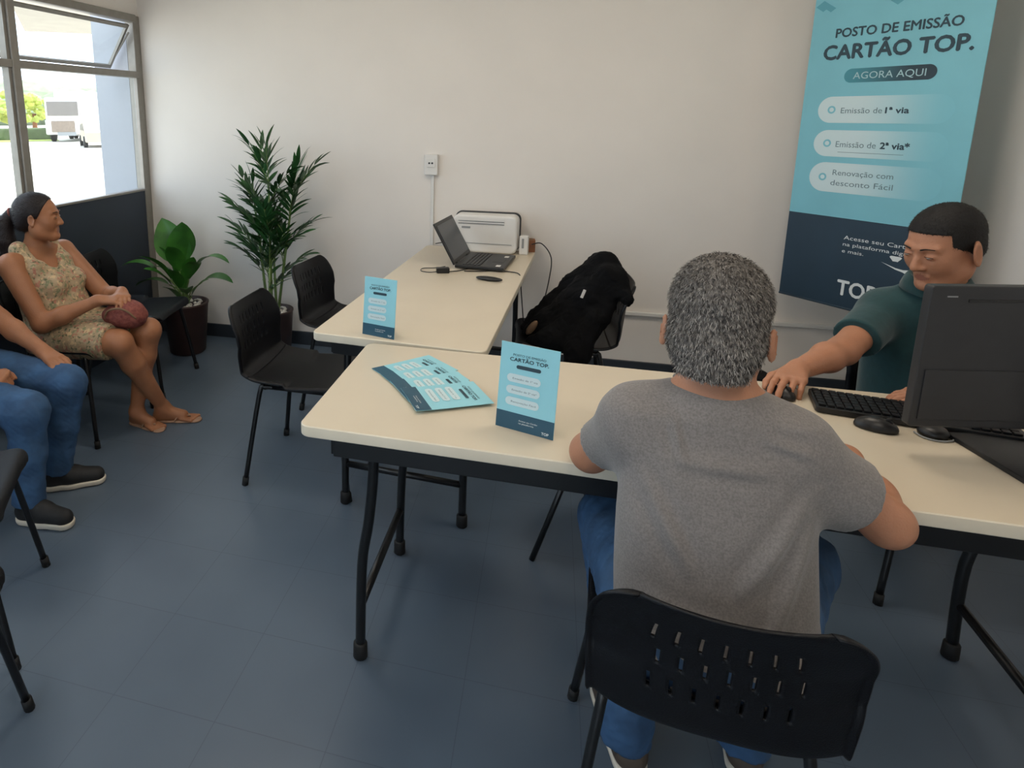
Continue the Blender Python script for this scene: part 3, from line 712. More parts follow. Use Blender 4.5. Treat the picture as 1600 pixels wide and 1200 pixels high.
def shoe(name, heel, toe, m, ms, parent, k=1.0, lace=True):
    heel = v3(heel); toe = v3(toe); d = nrm(toe-heel); L = np.linalg.norm(toe-heel); R = frame(d)
    P = lambda x, y, z: np.array([*heel[:2], 0])+R@np.array([x, y, z])
    S = SDF(); S.cone(P(0, .035, .045), P(0, L*.45, .045), .036*k, .038*k, .02); S.cone(P(0, L*.45, .045), P(0, L-.04, .036), .040*k, .034*k, .02)
    S.cone(P(0, .045, .05), P(0, .05, .085), .036*k, .034*k, .02); S.cone(P(0, .05, .08), P(0, L*.5, .055), .028*k, .03*k, .02); S.cut(P(0, 0, .022), (0, 0, -1)); S.cut(P(0, 0, .102), (0, 0, 1))
    o = sdf_obj(name, S, .0045, m, parent)
    T = SDF(); T.cone(P(0, .038, .02), P(0, L*.45, .02), .040*k, .040*k, .01); T.cone(P(0, L*.45, .02), P(0, L-.04, .02), .041*k, .038*k, .02); T.cut(P(0, 0, .026), (0, 0, 1)); T.cut(P(0, 0, .002), (0, 0, -1))
    sdf_obj('sole', T, .0045, ms, o)
    if lace:
        l = MB()
        for j in range(4):
            y = .075+j*.022; z = .104-j*.009
            l.tube([P(-.022, y, z-.006), P(0, y+.004, z+.002), P(.022, y, z-.006)], .0025, 6)
        l.build('laces', M_BLKS, o, True, False)
    return o
def wob(amp, fs, seed=0):
    def f(V):
        a = np.sin(V[:, 0]*fs[0]+V[:, 2]*fs[1]+seed)*np.sin(V[:, 1]*fs[2]-V[:, 2]*fs[3]*.6+seed*2)
        b = np.sin(V[:, 2]*fs[1]*1.9+V[:, 0]*fs[0]*.7+2*np.sin(V[:, 0]*9+seed))
        W = V.copy(); W[:, 1] += amp*(a+.5*b); W[:, 0] += amp*.6*b*np.sin(V[:, 1]*13); return W
    return f
# ---------------------------------------------------- grey-haired man, back to the camera
def front_man():
    t = person_root((.33, 1.25, 0), 'grey-haired person in a grey t-shirt, seated with back to the camera')
    hip = v3((.335, 1.215, .50)); nk = v3((.325, 1.305, .985)); C = v3((.322, 1.335, 1.128)); R = frame((.27, 1, -.14)); k = 1.06
    shl, shr = v3((.190, 1.310, .922)), v3((.452, 1.295, .912))
    ell_, elr = v3((.115, 1.425, .775)), v3((.636, 1.310, .768)); wl, wr = v3((.27, 1.60, .775)), v3((.655, 1.555, .772))
    kl, kr = v3((.185, 1.60, .505)), v3((.60, 1.55, .50)); al, ar = v3((.235, 1.40, .095)), v3((.50, 1.46, .095))
    B = SDF(); B.loft([(hip, .165, .12), (hip+(nk-hip)*.35, .15, .11), (hip+(nk-hip)*.7, .160, .105), (hip+(nk-hip)*.93, .13, .07)], (1, 0, 0), .03)
    for sh in (shl, shr): B.cone(nk, sh, .05, .055, .05)
    B.cone(nk-v3((0, .01, .03)), C+v3((0, -.015, -.05)), .060, .056, .03)
    for sh, el, wr_ in ((shl, ell_, wl), (shr, elr, wr)):
        B.cone(sh, el, .052, .041, .02); B.cone(el, el+(wr_-el)*.35, .041, .044, .02); B.cone(el+(wr_-el)*.35, wr_, .042, .027, .02)
    hand_sdf(B, wl, (.75, .55, -.02), (0, 0, 1), -1, .95); hand_sdf(B, wr, (-.75, .6, -.02), (0, 0, 1), 1, .95)
    for s, kn, an in ((-1, kl, al), (1, kr, ar)):
        B.cone(hip+v3((s*.085, .03, 0)), kn, .08, .055, .04); B.cone(kn, an, .055, .035, .02)
    P = head_sdf(B.slim(.014), C, R, k, -.022, .009)
    body = sdf_obj('body', B, .0048, [M_SKIN, M_LIP], t, [(lip_region(P, C, R, k), 1)])
    face_parts(body, C, R, k, M_HAIRG)
    # hair: close cap, low hairline at the neck, cut out around the ears and face
    H = SDF(); H.ell(P(0, -.016, .040), np.array((.0815, .099, .084))*k, .01, R); H.ell(P(0, -.046, -.020), np.array((.074, .060, .060))*k, .03, R)
    H.cone(P(-.016, -.050, -.040), P(-.014, -.050, -.075), .052*k, .050*k, .03); H.cone(P(.016, -.050, -.040), P(.014, -.050, -.075), .052*k, .050*k, .03)
    H.cut(P(0, .040, .05), R@np.array((0, .75, -.65)))
    H.cut(P(0, -.03, -.080), (0, 0, -1))
    for s in (-1, 1): H.ell(P(s*.094, .006, -.038), np.array((.026, .030, .040))*k, .004, R, True)
    cap = sdf_obj('hair', H, .004, M_HAIRG, t, it=2, disp=lambda V: V+(RNG.random(V.shape)-.5)*.0022)
    hair_tufts('hair_strands', cap, M_HAIRG, cap, 9000, .012, .0007, (0, -.3, -1), 4)
    hair_tufts('silver_strands', cap, M_HAIRL, cap, 5000, .013, .0006, (0, -.3, -1), 9)
    hair_tufts('dark_strands', cap, M_HAIRB, cap, 2600, .012, .0006, (0, -.3, -1), 12)
    # t-shirt
    S = SDF(); S.loft([(hip+v3((0.01, -.01, -.01)), .182, .125), (hip+(nk-hip)*.2+v3((.005, 0, 0)), .176, .125), (hip+(nk-hip)*.5, .172, .118), (hip+(nk-hip)*.78, .170, .100), (hip+(nk-hip)*.92, .145, .080), (nk+v3((0, 0, -.005)), .085, .066)], (1, -.02, 0), .03, .025)
    for sh in (shl, shr): S.cone(nk+v3((0, 0, -.02)), sh, .060, .062, .05)
    S.cone(shl, shl+(ell_-shl)*.74, .058, .054, .05, True); S.cone(shr, shr+(elr-shr)*.66, .060, .060, .05, True)
    S.cone(shr+v3((-.02, 0, -.06)), shr+(elr-shr)*.62, .05, .05, .05, True)
    S.cut(hip+v3((0, 0, -.055)), (0, .1, -1)); S.ell(C+v3((0, -.003, -.118)), (.066, .066, .036), .01, None, True)
    shirt = sdf_obj('t_shirt', S, .006, M_GREY, t, it=3, disp=folds([(.47, .86, .36, .70, .016, .010, -1), (.475, .82, .40, .60, .014, .009, -1), (.19, .86, .27, .72, .015, .008, -1), (.50, .60, .40, .53, .012, .009, -1), (.49, .55, .36, .49, .012, .008, -1), (.17, .60, .27, .50, .014, .007, -1), (.24, .965, .255, .90, .008, .006, -1), (.39, .95, .47, .93, .010, .006, -1), (.25, .90, .40, .90, .012, .005, -1), (.22, .64, .42, .60, .020, .006, -1)], wob(.0035, (16, 9, 14, 11), 1)))
    col = MB(); nkc = C+v3((0, -.008, -.117))
    col.tube([nkc+v3((.0655*math.cos(a), .064*math.sin(a), -.016*math.sin(a)-.001)) for a in np.linspace(0, 2*math.pi, 33)], .0055, 8); col.build('collar_band', M_GREY, shirt, True, False)
    J = SDF()
    J.loft([(hip+v3((0, -.02, -.01)), .17, .125), (hip+v3((0, 0, .04)), .165, .12)], (1, 0, 0), .02)
    for s, kn, an in ((-1, kl, al), (1, kr, ar)):
        J.cone(hip+v3((s*.09, .03, .005)), kn, .095, .072, .04); J.cone(kn, an+v3((0, 0, .03)), .072, .055, .02); J.cone(an+v3((0, 0, .06)), an-v3((0, 0, .03)), .056, .058, .02, True)
    sdf_obj('jeans', J, .006, M_JEAN, t, it=2, disp=crumple(.0022, 22, 3))
    shoe('shoe', (.255, 1.345, 0), (.195, 1.60, 0), M_BSHOE, M_SOLE, t); shoe('shoe', (.50, 1.41, 0), (.53, 1.67, 0), M_BSHOE, M_SOLE, t)
    return t
front_man()
# ---------------------------------------------------- clerk in the teal polo
def clerk():
    t = person_root((1.22, 2.45, 0), 'dark-haired person in a dark teal polo, seated behind the monitor, hand on a mouse')
    hip = v3((1.235, 2.47, .50)); nk = v3((1.195, 2.415, .965)); C = v3((1.160, 2.345, 1.118)); R = frame((-.90, -.44, -.34)); k = 1.06
    rt = nrm(frame((-.22, -1, 0))[:, 0])   # his right-hand side direction
    shR = nk+v3(rt)*.120+v3((0, 0, -.088)); shL = nk-v3(rt)*.165+v3((0, 0, -.06))
    elR = v3((.895, 2.24, .795)); wR = v3((.715, 2.055, .785)); elL = v3((1.32, 2.20, .80)); wL = v3((1.055, 2.00, .772))
    kR, kL = v3((1.13, 2.24, .50)), v3((1.33, 2.24, .50)); aR, aL = v3((1.15, 2.72, .10)), v3((1.32, 2.72, .10))
    B = SDF(); B.loft([(hip, .165, .12), (hip+(nk-hip)*.35, .155, .115), (hip+(nk-hip)*.7, .165, .105), (hip+(nk-hip)*.92, .13, .07)], rt, .03)
    for sh in (shR, shL): B.cone(nk-v3((0, 0, .02)), sh, .05, .055, .05)
    B.cone(nk-v3((0, 0, .02)), C+v3((.022, .03, -.04)), .066, .062, .03)
    for sh, el, w_ in ((shR, elR, wR), (shL, elL, wL)):
        B.cone(sh, el, .053, .042, .02); B.cone(el, el+(w_-el)*.35, .042, .044, .02); B.cone(el+(w_-el)*.35, w_, .042, .027, .02)
    hand_sdf(B, wR, (-.45, -.85, .0), (.1, .1, 1), 1, .98, fcurl=((.25, .45, .3), (.25, .45, .3), (.45, .6, .4), (.6, .7, .5)), spread=.14)
    hand_sdf(B, wL, (-.95, -.12, -.02), (0, .1, 1), -1, .95, curl=(.3, .35, .3))
    for s, kn, an in ((1, kR, aR), (-1, kL, aL)):
        B.cone(hip+v3(rt)*s*.085, kn, .08, .055, .04); B.cone(kn, an, .055, .035, .02)
    P = head_sdf(B.slim(.014), C, R, k, -.004, .004, 1.22)
    body = sdf_obj('body', B, .0045, [M_SKIN, M_LIP], t, [(lip_region(P, C, R, k), 1)])
    face_parts(body, C, R, k, M_HAIRB, .15)
    H = SDF(); H.ell(P(0, -.013, .040), np.array((.0785, .097, .083))*k, .01, R); H.ell(P(0, -.048, -.020), np.array((.062, .050, .046))*k, .03, R)
    H.notch(P(0, .040, .060), R@np.array((0, 1, .15)), R@np.array((0, .25, -1))); H.notch(P(0, .008, .000), R@np.array((0, 1, -.3)), R@np.array((0, .1, -1)))
    H.cut(P(0, -.03, -.066), R@np.array((0, .1, -1)))
    for s in (-1, 1): H.ell(P(s*.088, .004, -.020), np.array((.022, .028, .034))*k, .004, R, True)
    cap = sdf_obj('hair', H, .004, M_HAIRB, t, it=2, disp=lambda V: V+(RNG.random(V.shape)-.5)*.0015)
    hair_tufts('hair_strands', cap, M_HAIRB, cap, 5000, .008, .0006, tuple(R@np.array((0, .3, -.6))), 5)
    S = SDF(); S.loft([(hip+v3((0, 0, -.02)), .178, .132), (hip+(nk-hip)*.25, .174, .130), (hip+(nk-hip)*.6, .176, .118), (hip+(nk-hip)*.82, .170, .098), (hip+(nk-hip)*.93, .135, .075), (nk, .075, .062)], rt, .03, .025)
    for sh in (shR, shL): S.cone(nk+v3((0, 0, -.02)), sh, .058, .064, .05)
    S.cone(shR, shR+(elR-shR)*.70, .066, .066, .04, True); S.cone(shL, shL+(elL-shL)*.66, .066, .064, .04, True)
    S.ell(nk+v3((-.02, -.03, .045)), (.064, .070, .050), .01, None, True); S.cut(hip+v3((0, 0, -.03)), (0, 0, -1))
    shirt = sdf_obj('polo_shirt', S, .0055, M_TEAL, t, it=3, disp=wob(.003, (15, 20, 13, 17), 4))
    # polo collar: a folded band, placket and buttons
    f = nrm((-.22, -1, 0)); c0 = nk+v3((-.008, -.014, .008)); V = []; Fc = []
    n = 30; A = np.linspace(math.radians(18), math.radians(342), n)
    for a in A:
        d_ = f*math.cos(a)+rt*math.sin(a); w_ = 1-math.cos(a)
        for rr, z in ((.064, .018), (.066, .045+.006*w_), (.071, .047+.006*w_), (.081, .030+.006*w_), (.089-.0*w_, .004+.008*w_)):
            V.append(c0+d_*rr*(1.05 if math.cos(a) > 0 else 1)+np.array((0, 0, z-.022*(1+math.cos(a))/2-.002)))
    for i in range(n-1):
        for j in range(4): Fc.append((i*5+j, i*5+j+1, i*5+j+6, i*5+j+5))
    o = pym('collar', V, Fc, M_TEAL, shirt, True); o.modifiers.new('thickness', 'SOLIDIFY').thickness = .004
    pc = nk+(hip-nk)*.17+f*.098
    pl = MB(); pl.box(tuple(pc), (.026, .006, .12), math.atan2(f[1], f[0])+math.pi/2, .002); p_ = pl.build('placket', M_TEAL, shirt, False, False)
    J = SDF(); J.loft([(hip+v3((0, 0, -.02)), .17, .125), (hip+v3((0, 0, .03)), .165, .12)], rt, .02)
    for s, kn, an in ((1, kR, aR), (-1, kL, aL)):
        J.cone(hip+v3(rt)*s*.09, kn, .09, .070, .04); J.cone(kn, an+v3((0, 0, .03)), .070, .055, .02); J.cone(an+v3((0, 0, .06)), an-v3((0, 0, .03)), .056, .058, .02, True)
    sdf_obj('trousers', J, .008, M_JEAN2, t)
    shoe('shoe', (1.15, 2.80, 0), (1.14, 2.55, 0), M_SHOE, M_SOLE, t); shoe('shoe', (1.32, 2.80, 0), (1.33, 2.55, 0), M_SHOE, M_SOLE, t)
    return t
clerk()
# ---------------------------------------------------- woman in the floral dress
def woman():
    t = person_root((-2.2, 2.55, 0), 'person with a ponytail in a sleeveless floral dress, seated by the window wall')
    hip = v3((-2.265, 2.535, .485)); nk = v3((-2.375, 2.515, .905)); C = v3((-2.325, 2.505, 1.050)); R = frame((.90, .42, -.03)); k = .97
    fr = frame((1, -.02, 0)); rt = fr[:, 0]
    shN, shF = nk+v3(rt)*.165+v3((.01, 0, -.055)), nk-v3(rt)*.160+v3((.02, 0, -.05))
    elN = v3((-2.205, 2.330, .590)); wN = v3((-1.990, 2.455, .682)); elF = v3((-2.12, 2.68, .63)); wF = v3((-1.955, 2.580, .690))
    kN, kF = v3((-1.885, 2.440, .490)), v3((-1.840, 2.600, .500)); aN, aF = v3((-1.83, 2.655, .085)), v3((-1.93, 2.585, .085))
    B = SDF(); B.loft([(hip, .165, .13), (hip+(nk-hip)*.3, .145, .125), (hip+(nk-hip)*.65, .145, .10), (hip+(nk-hip)*.9, .125, .065)], rt, .03)
    for sh in (shN, shF): B.cone(nk-v3((0, 0, .02)), sh, .040, .047, .04)
    B.cone(nk-v3((0, 0, .02)), C+v3((-.015, 0, -.05)), .050, .047, .03)
    for s in (-1, 1): B.ell(hip+(nk-hip)*.60+v3((.095, s*.065, 0)), (.05, .058, .055), .03)
    for sh, el, w_ in ((shN, elN, wN), (shF, elF, wF)):
        B.cone(sh, el, .054, .042, .02); B.cone(el, el+(w_-el)*.35, .042, .041, .02); B.cone(el+(w_-el)*.35, w_, .039, .024, .02)
    hand_sdf(B, wN, (.88, .42, -.02), (.1, -.15, 1), -1, .92, curl=(.3, .45, .3)); hand_sdf(B, wF, (.62, -.75, -.05), (.1, .1, 1), 1, .88, curl=(.3, .4, .3))
    for s, kn, an in ((1, kN, aN), (-1, kF, aF)):
        B.cone(hip+v3(rt)*s*.08, kn, .088, .062, .03); B.cone(kn, kn+(an-kn)*.3, .058, .055, .02); B.cone(kn+(an-kn)*.3, an, .054, .031, .02)
    feet = ((aN, v3((-1.665, 2.715, .02)), v3((-1.855, 2.655, .03))), (aF, v3((-1.785, 2.565, .02)), v3((-1.955, 2.600, .03))))
    for an, toe, heel in feet:
        B.cone(an, heel, .031, .024, .02); d = nrm(toe-heel); sd = np.cross(d, (0, 0, 1)); L = np.linalg.norm(toe-heel)
        B.cone(an+v3((0, 0, -.02)), heel+d*L*.62+v3((0, 0, .008)), .030, .024, .03); B.cone(heel, heel+d*L*.62, .024, .022, .02)
        for q in range(5):
            o_ = (q-2)*.0125; B.cone(heel+d*L*.6+sd*o_*.9+v3((0, 0, -.004)), heel+d*(L*(.97-.03*q))+sd*o_*1.25+v3((0, 0, -.010)), .011, (.010 if q == 0 else .0078), .005)
    P = head_sdf(B.slim(.014), C, R, k)
    body = sdf_obj('body', B, .0046, [M_SKIN2, M_LIP], t, [(lip_region(P, C, R, k), 1)])
    face_parts(body, C, R, k, M_HAIRD)
    H = SDF(); H.ell(P(0, -.016, .040), np.array((.081, .099, .084))*k, .01, R); H.ell(P(0, -.055, -.02), np.array((.060, .050, .052))*k, .03, R)
    H.cut(P(0, .040, .052), R@np.array((0, .90, -.43)))
    for s in (-1, 1): H.ell(P(s*.088, .006, -.014), np.array((.022, .024, .034))*k, .004, R, True)
    H.ell(P(0, -.112, .018), np.array((.026, .022, .026))*k, .012, R)
    H.chain([P(0, -.125, .018), P(.01, -.150, -.03), P(.012, -.150, -.11), P(.008, -.135, -.20), P(0, -.12, -.27)], [.024, .036, .040, .034, .014], .01)
    cap = sdf_obj('hair', H, .004, M_HAIRD, t, it=2)
    hair_tufts('hair_strands', cap, M_HAIRD, cap, 4500, .022, .0006, tuple(R@np.array((0, -1, -.5))), 6, jit=.15)
    MB().tube([P(.024*math.cos(a), -.122-.006*math.sin(a), .018+.024*math.sin(a)) for a in np.linspace(0, 6.283, 17)], .006, 8).build('hair_tie', M_RED, cap, True, False)
    S = SDF(); S.loft([(hip+v3((0.0, 0, -.03)), .180, .145), (hip+(nk-hip)*.3, .158, .138), (hip+(nk-hip)*.62, .156, .112), (hip+(nk-hip)*.80, .140, .088)], rt, .03, .03)
    for s in (-1, 1): S.ell(hip+(nk-hip)*.60+v3((.100, s*.065, 0)), (.054, .062, .060), .03)
    for s, kn in ((1, kN), (-1, kF)):
        h0 = hip+v3(rt)*s*.085; S.cone(h0, h0+(kn-h0)*.88, .108, .084, .05, True)
    h0 = (kN+kF)/2; S.cone(hip, hip+(h0-hip)*.82, .10, .075, .05, True)
    for s, sh in ((1, shN), (-1, shF)):     # wide straps
        a = hip+(nk-hip)*.80+v3(rt)*s*.095; b = nk+v3(rt)*s*.098+v3((.0, 0, .004))
        for dx in (.055, -.05): S.cone(a+v3((dx, 0, 0)), b, .036, .032, .03)
    S.cut(hip+v3((0, 0, -.085)), (0, 0, -1)); S.ell(nk+v3((.075, 0, -.02)), (.085, .056, .085), .01, None, True)
    sdf_obj('floral_dress', S, .0055, M_DRESS, t, it=3, disp=wob(.003, (18, 24, 16, 19), 2))
    for an, toe, heel in feet:
        d = nrm(toe-heel); L = np.linalg.norm(toe-heel); Rr = frame(d); hz = np.array([heel[0], heel[1], 0])
        Q = lambda x, y, z: hz+Rr@np.array([x, y, z])
        T = SDF(); T.cone(Q(0, 0, .006), Q(0, L*.55, .006), .030, .030, .01); T.cone(Q(0, L*.55, .006), Q(0, L*.93, .006), .034, .032, .01); T.cut((0, 0, .011), (0, 0, 1)); T.cut((0, 0, .001), (0, 0, -1))
        so = sdf_obj('sandal', T, .004, M_SAND, t)
        s_ = MB()
        for sx in (-1, 1): s_.tube([Q(sx*.032, L*.42, .012), Q(sx*.022, L*.55, .046), Q(.004, L*.80, .036)], .0035, 6, smooth=4)
        s_.build('strap', M_SAND, so, True, False)
    return t
woman()
bag = SDF(); bag.ell((-1.885, 2.520, .606), (.092, .080, .066), .02, Euler((.1, .25, .4)).to_matrix()); bag.ell((-1.945, 2.50, .60), (.06, .05, .042), .03)
bo = sdf_obj('handbag', bag, .006, M_RED, None, it=2, disp=wob(.002, (60, 70, 60, 50), 2)); tag(bo, 'small rounded woven red-brown handbag held on the lap of the floral dress', 'handbag')
MB().tube([(-1.96, 2.45, .60), (-1.93, 2.435, .64), (-1.88, 2.44, .655), (-1.84, 2.455, .64), (-1.815, 2.48, .60)], .005, 8, smooth=5).build('handle', M_TAN, bo, True)
# ---------------------------------------------------- person in blue jeans at the left edge
def jeans_person():
    t = person_root((-2.3, 1.93, 0), 'person in blue jeans and black trainers, cut off by the left edge of the photo')
    hip = v3((-2.30, 1.925, .50)); nk = v3((-2.40, 1.875, .965)); C = v3((-2.395, 1.865, 1.105)); R = frame((1, .1, -.15)); k = 1.05
    rt = frame((1, .1, 0))[:, 0]
    shN, shF = nk+v3(rt)*.17+v3((.01, 0, -.045)), nk-v3(rt)*.17+v3((.01, 0, -.045))
    elN, wN = v3((-2.24, 1.72, .64)), v3((-2.065, 1.865, .545)); elF, wF = v3((-2.20, 2.10, .68)), v3((-2.00, 2.10, .565))
    kN, kF = v3((-1.850, 1.835, .430)), v3((-1.860, 2.060, .450)); aN, aF = v3((-1.855, 1.800, .10)), v3((-1.915, 2.020, .10))
    B = SDF(); B.loft([(hip, .165, .12), (hip+(nk-hip)*.35, .15, .115), (hip+(nk-hip)*.7, .16, .105), (hip+(nk-hip)*.92, .13, .07)], rt, .03)
    for sh in (shN, shF): B.cone(nk-v3((0, 0, .02)), sh, .05, .055, .05)
    B.cone(nk-v3((0, 0, .02)), C+v3((-.015, 0, -.05)), .058, .054, .03)
    for sh, el, w_ in ((shN, elN, wN), (shF, elF, wF)):
        B.cone(sh, el, .05, .041, .02); B.cone(el, el+(w_-el)*.35, .041, .042, .02); B.cone(el+(w_-el)*.35, w_, .040, .027, .02)
    hand_sdf(B, wF, (.92, -.25, -.25), (.25, .0, 1), -1, .95, curl=(.15, .25, .2), spread=.2, thumb=0)
    hand_sdf(B, wN, (.95, .25, -.12), (.1, -.35, 1), -1, .92, curl=(1.2, 1.3, .8), thumb=1)
    for s, kn, an in ((1, kN, aN), (-1, kF, aF)):
        B.cone(hip+v3(rt)*s*.085, kn, .08, .055, .04); B.cone(kn, an, .052, .035, .02)
    P = head_sdf(B.slim(.014), C, R, k)
    body = sdf_obj('body', B, .0048, [M_SKIN2, M_LIP], t, [(lip_region(P, C, R, k), 1)])
    face_parts(body, C, R, k, M_HAIRB)
    H = SDF(); H.ell(P(0, -.014, .042), np.array((.080, .098, .085))*k, .01, R); H.ell(P(0, -.052, -.024), np.array((.060, .054, .050))*k, .03, R)
    H.cut(P(0, .050, .060), R@np.array((0, .80, -.60))); H.cut(P(0, -.03, -.070), R@np.array((0, .1, -1)))
    for s in (-1, 1): H.ell(P(s*.088, .004, -.020), np.array((.022, .028, .034))*k, .004, R, True)
    sdf_obj('hair', H, .0045, M_HAIRB, t, it=2)
    S = SDF(); S.loft([(hip+v3((0, 0, -.02)), .178, .132), (hip+(nk-hip)*.3, .172, .128), (hip+(nk-hip)*.75, .174, .108), (hip+(nk-hip)*.93, .135, .075), (nk, .075, .062)], rt, .03, .025)
    for sh, el in ((shN, elN), (shF, elF)): S.cone(nk+v3((0, 0, -.02)), sh, .058, .064, .05); S.cone(sh, sh+(el-sh)*.7, .065, .062, .04, True)
    S.ell(nk+v3((.01, 0, .045)), (.064, .064, .045), .01, None, True)
    sdf_obj('shirt', S, .007, mat('slate_blue_cotton', '34404c', .9, .1, 40, .003, 9), t)
    J = SDF(); J.loft([(hip+v3((0, 0, -.02)), .172, .128), (hip+v3((0, 0, .03)), .168, .122)], rt, .02)
    for s, kn, an in ((1, kN, aN), (-1, kF, aF)):
        J.cone(hip+v3(rt)*s*.09, kn, .095, .074, .04); J.cone(kn, kn+(an-kn)*.5, .073, .062, .03); J.cone(kn+(an-kn)*.5, an-v3((0, 0, .025)), .062, .058, .03, True)
    sdf_obj('jeans', J, .0055, M_JEAN, t, it=2, disp=crumple(.0022, 22, 5))
    shoe('trainer', (-1.905, 1.79, 0), (-1.665, 1.805, 0), M_SHOE, M_SOLE, t); shoe('trainer', (-1.965, 1.985, 0), (-1.755, 2.115, 0), M_SHOE, M_SOLE, t)
    return t
jeans_person()
# ============================================================ BANNER
BA = -.886
bt = thing('hanging_banner', (1.16, 3.70, 0), BA, 'tall light blue and navy banner headed CARTÃO TOP hanging across the corner', 'banner')
BT, BB, BW, BD = 2.16, .61, .687, 1.032
MB().box((BW/2, 0, (BT+BD)/2), (BW, .004, BT-BD)).build('banner_sheet', M_CYAN, bt)
MB().box((BW/2, 0, (BB+BD)/2), (BW, .0042, BD-BB)).build('dark_band', M_DBLUE, bt)
MB().tube([(-.015, 0, BT), (BW+.015, 0, BT)], .011, 10).build('top_rod', M_GPL, bt, True); MB().tube([(0, 0, BB), (BW, 0, BB)], .006, 8).build('bottom_rod', M_DBLUE, bt, True)
MB().tube([(.05, 0, BT), (.05, 0, CEIL)], .0015, 6).tube([(BW-.05, 0, BT), (BW-.05, 0, CEIL)], .0015, 6).build('hanging_cord', M_GPL, bt)
FRONT = Matrix(((1, 0, 0, 0), (0, 0, -1, -.0026), (0, 1, 0, 0), (0, 0, 0, 1)))   # sheet plane: x right, y up, z towards the room
def plate(mb, w, h, r, cx, cy, z=0, M=None, n=8):
    mb.add([(x, y, z) for x, y in rrect(w, h, r, n, cx, cy)], [tuple(range((n+1)*4))], M)
def ring(mb, cx, cy, r0, r1, z, M=None, n=20):
    V = [(cx+r*math.cos(2*math.pi*k/n), cy+r*math.sin(2*math.pi*k/n), z) for r in (r0, r1) for k in range(n)]
    mb.add(V, [(k, n+k, n+(k+1) % n, (k+1) % n) for k in range(n)], M)
def pr(name, m, fn, parent): b = MB(); fn(b); return b.build(name, m, parent)
def f_head(b):
    text_fit(b, 'POSTO DE EMISSÃO', .112, .595, 1.853, .0006, .040, .022, FRONT)
    text_fit(b, 'CARTÃO TOP.', .070, .640, 1.757, .0006, .064, .030, FRONT)
pr('heading_lettering', M_INK, f_head, bt)
pr('badge', fade_mat('badge_print', '3f8c9c', '1c3542', .17, .46), lambda b: plate(b, .36, .062, .031, .353, 1.679, .0004, FRONT), bt)
pr('badge_lettering', mat('pale_blue_ink', 'a5c8d0', .55, .05, 9), lambda b: text_fit(b, 'AGORA AQUI', .212, .495, 1.664, .0009, .031, .0, FRONT), bt)
for (cy, hh) in ((1.528, .120), (1.374, .122), (1.216, .138)):
    o = pr('panel', fade_mat('faded_white_print', 'c8dde2', '7cc0d0', .22, .60), lambda b: plate(b, .54, hh, hh/2, .076+.27, cy, .0004, FRONT), bt)
    pr('panel_icon', M_CYAN, lambda b: ring(b, .138, cy, .010, .018, .0008, FRONT), o)
for s_, x0_, x1_, y_, h_ in (('Emissão de', .180, .352, 1.512, .026), ('Emissão de', .178, .348, 1.358, .028), ('Renovação com', .182, .436, 1.228, .026), ('desconto Fácil', .178, .440, 1.180, .026)):
    pr('small_lettering', M_GINK, lambda b: text_fit(b, s_, x0_, x1_, y_, .0009, h_, .0, FRONT), bt)
pr('underline', M_GINK, lambda b: plate(b, .27, .0018, .0008, .325, 1.335, .0009, FRONT), bt)
for s_, x0_, x1_, y_, h_ in (('1ª via', .365, .455, 1.512, .026), ('2ª via*', .365, .478, 1.358, .028)):
    pr('small_bold_lettering', M_INK, lambda b: text_fit(b, s_, x0_, x1_, y_, .0009, h_, .03, FRONT), bt)
for s_, x0_, x1_, y_, h_, bo_ in (('Acesse seu Cartão', .272, .56, .935, .019, 0), ('na plataforma digital', .272, .56, .905, .017, 0), ('e mais.', .272, .365, .873, .017, 0), ('TOP', .274, .440, .672, .072, .02)):
    pr('white_lettering', M_WINK, lambda b: text_fit(b, s_, x0_, x1_, y_, .0008, h_, bo_, FRONT), bt)
pr('white_emblem', M_WINK, lambda b: b.add([(.495+.020*math.cos(a)*(1+.35*math.sin(3*a)), .885+.016*math.sin(a)*(1+.3*math.cos(2*a)), .0012) for a in np.linspace(0, 6.1, 16)], [tuple(range(16))], FRONT), bt)
pr('white_emblem', M_WINK, lambda b: b.add([(x, y, .0008) for x, y in ((.44, .862), (.50, .845), (.53, .842), (.575, .85), (.56, .838), (.545, .825), (.528, .832), (.50, .838))], [tuple(range(8))], FRONT), bt)
for cx, cy, s in ((.04, 2.0, .035), (.075, 1.985, .022), (.35, 1.985, .03), (.315, 2.02, .025), (.56, 1.97, .028), (.62, 2.0, .02), (.20, 2.06, .03)):
    pr('diamond_print', mat('mid_blue_print', '5aa3b6', .5, .06, 4), lambda b: b.add([(cx-s, cy, .0004), (cx, cy-s*.7, .0004), (cx+s, cy, .0004), (cx, cy+s*.7, .0004)], [(0, 1, 2, 3)], FRONT), bt)
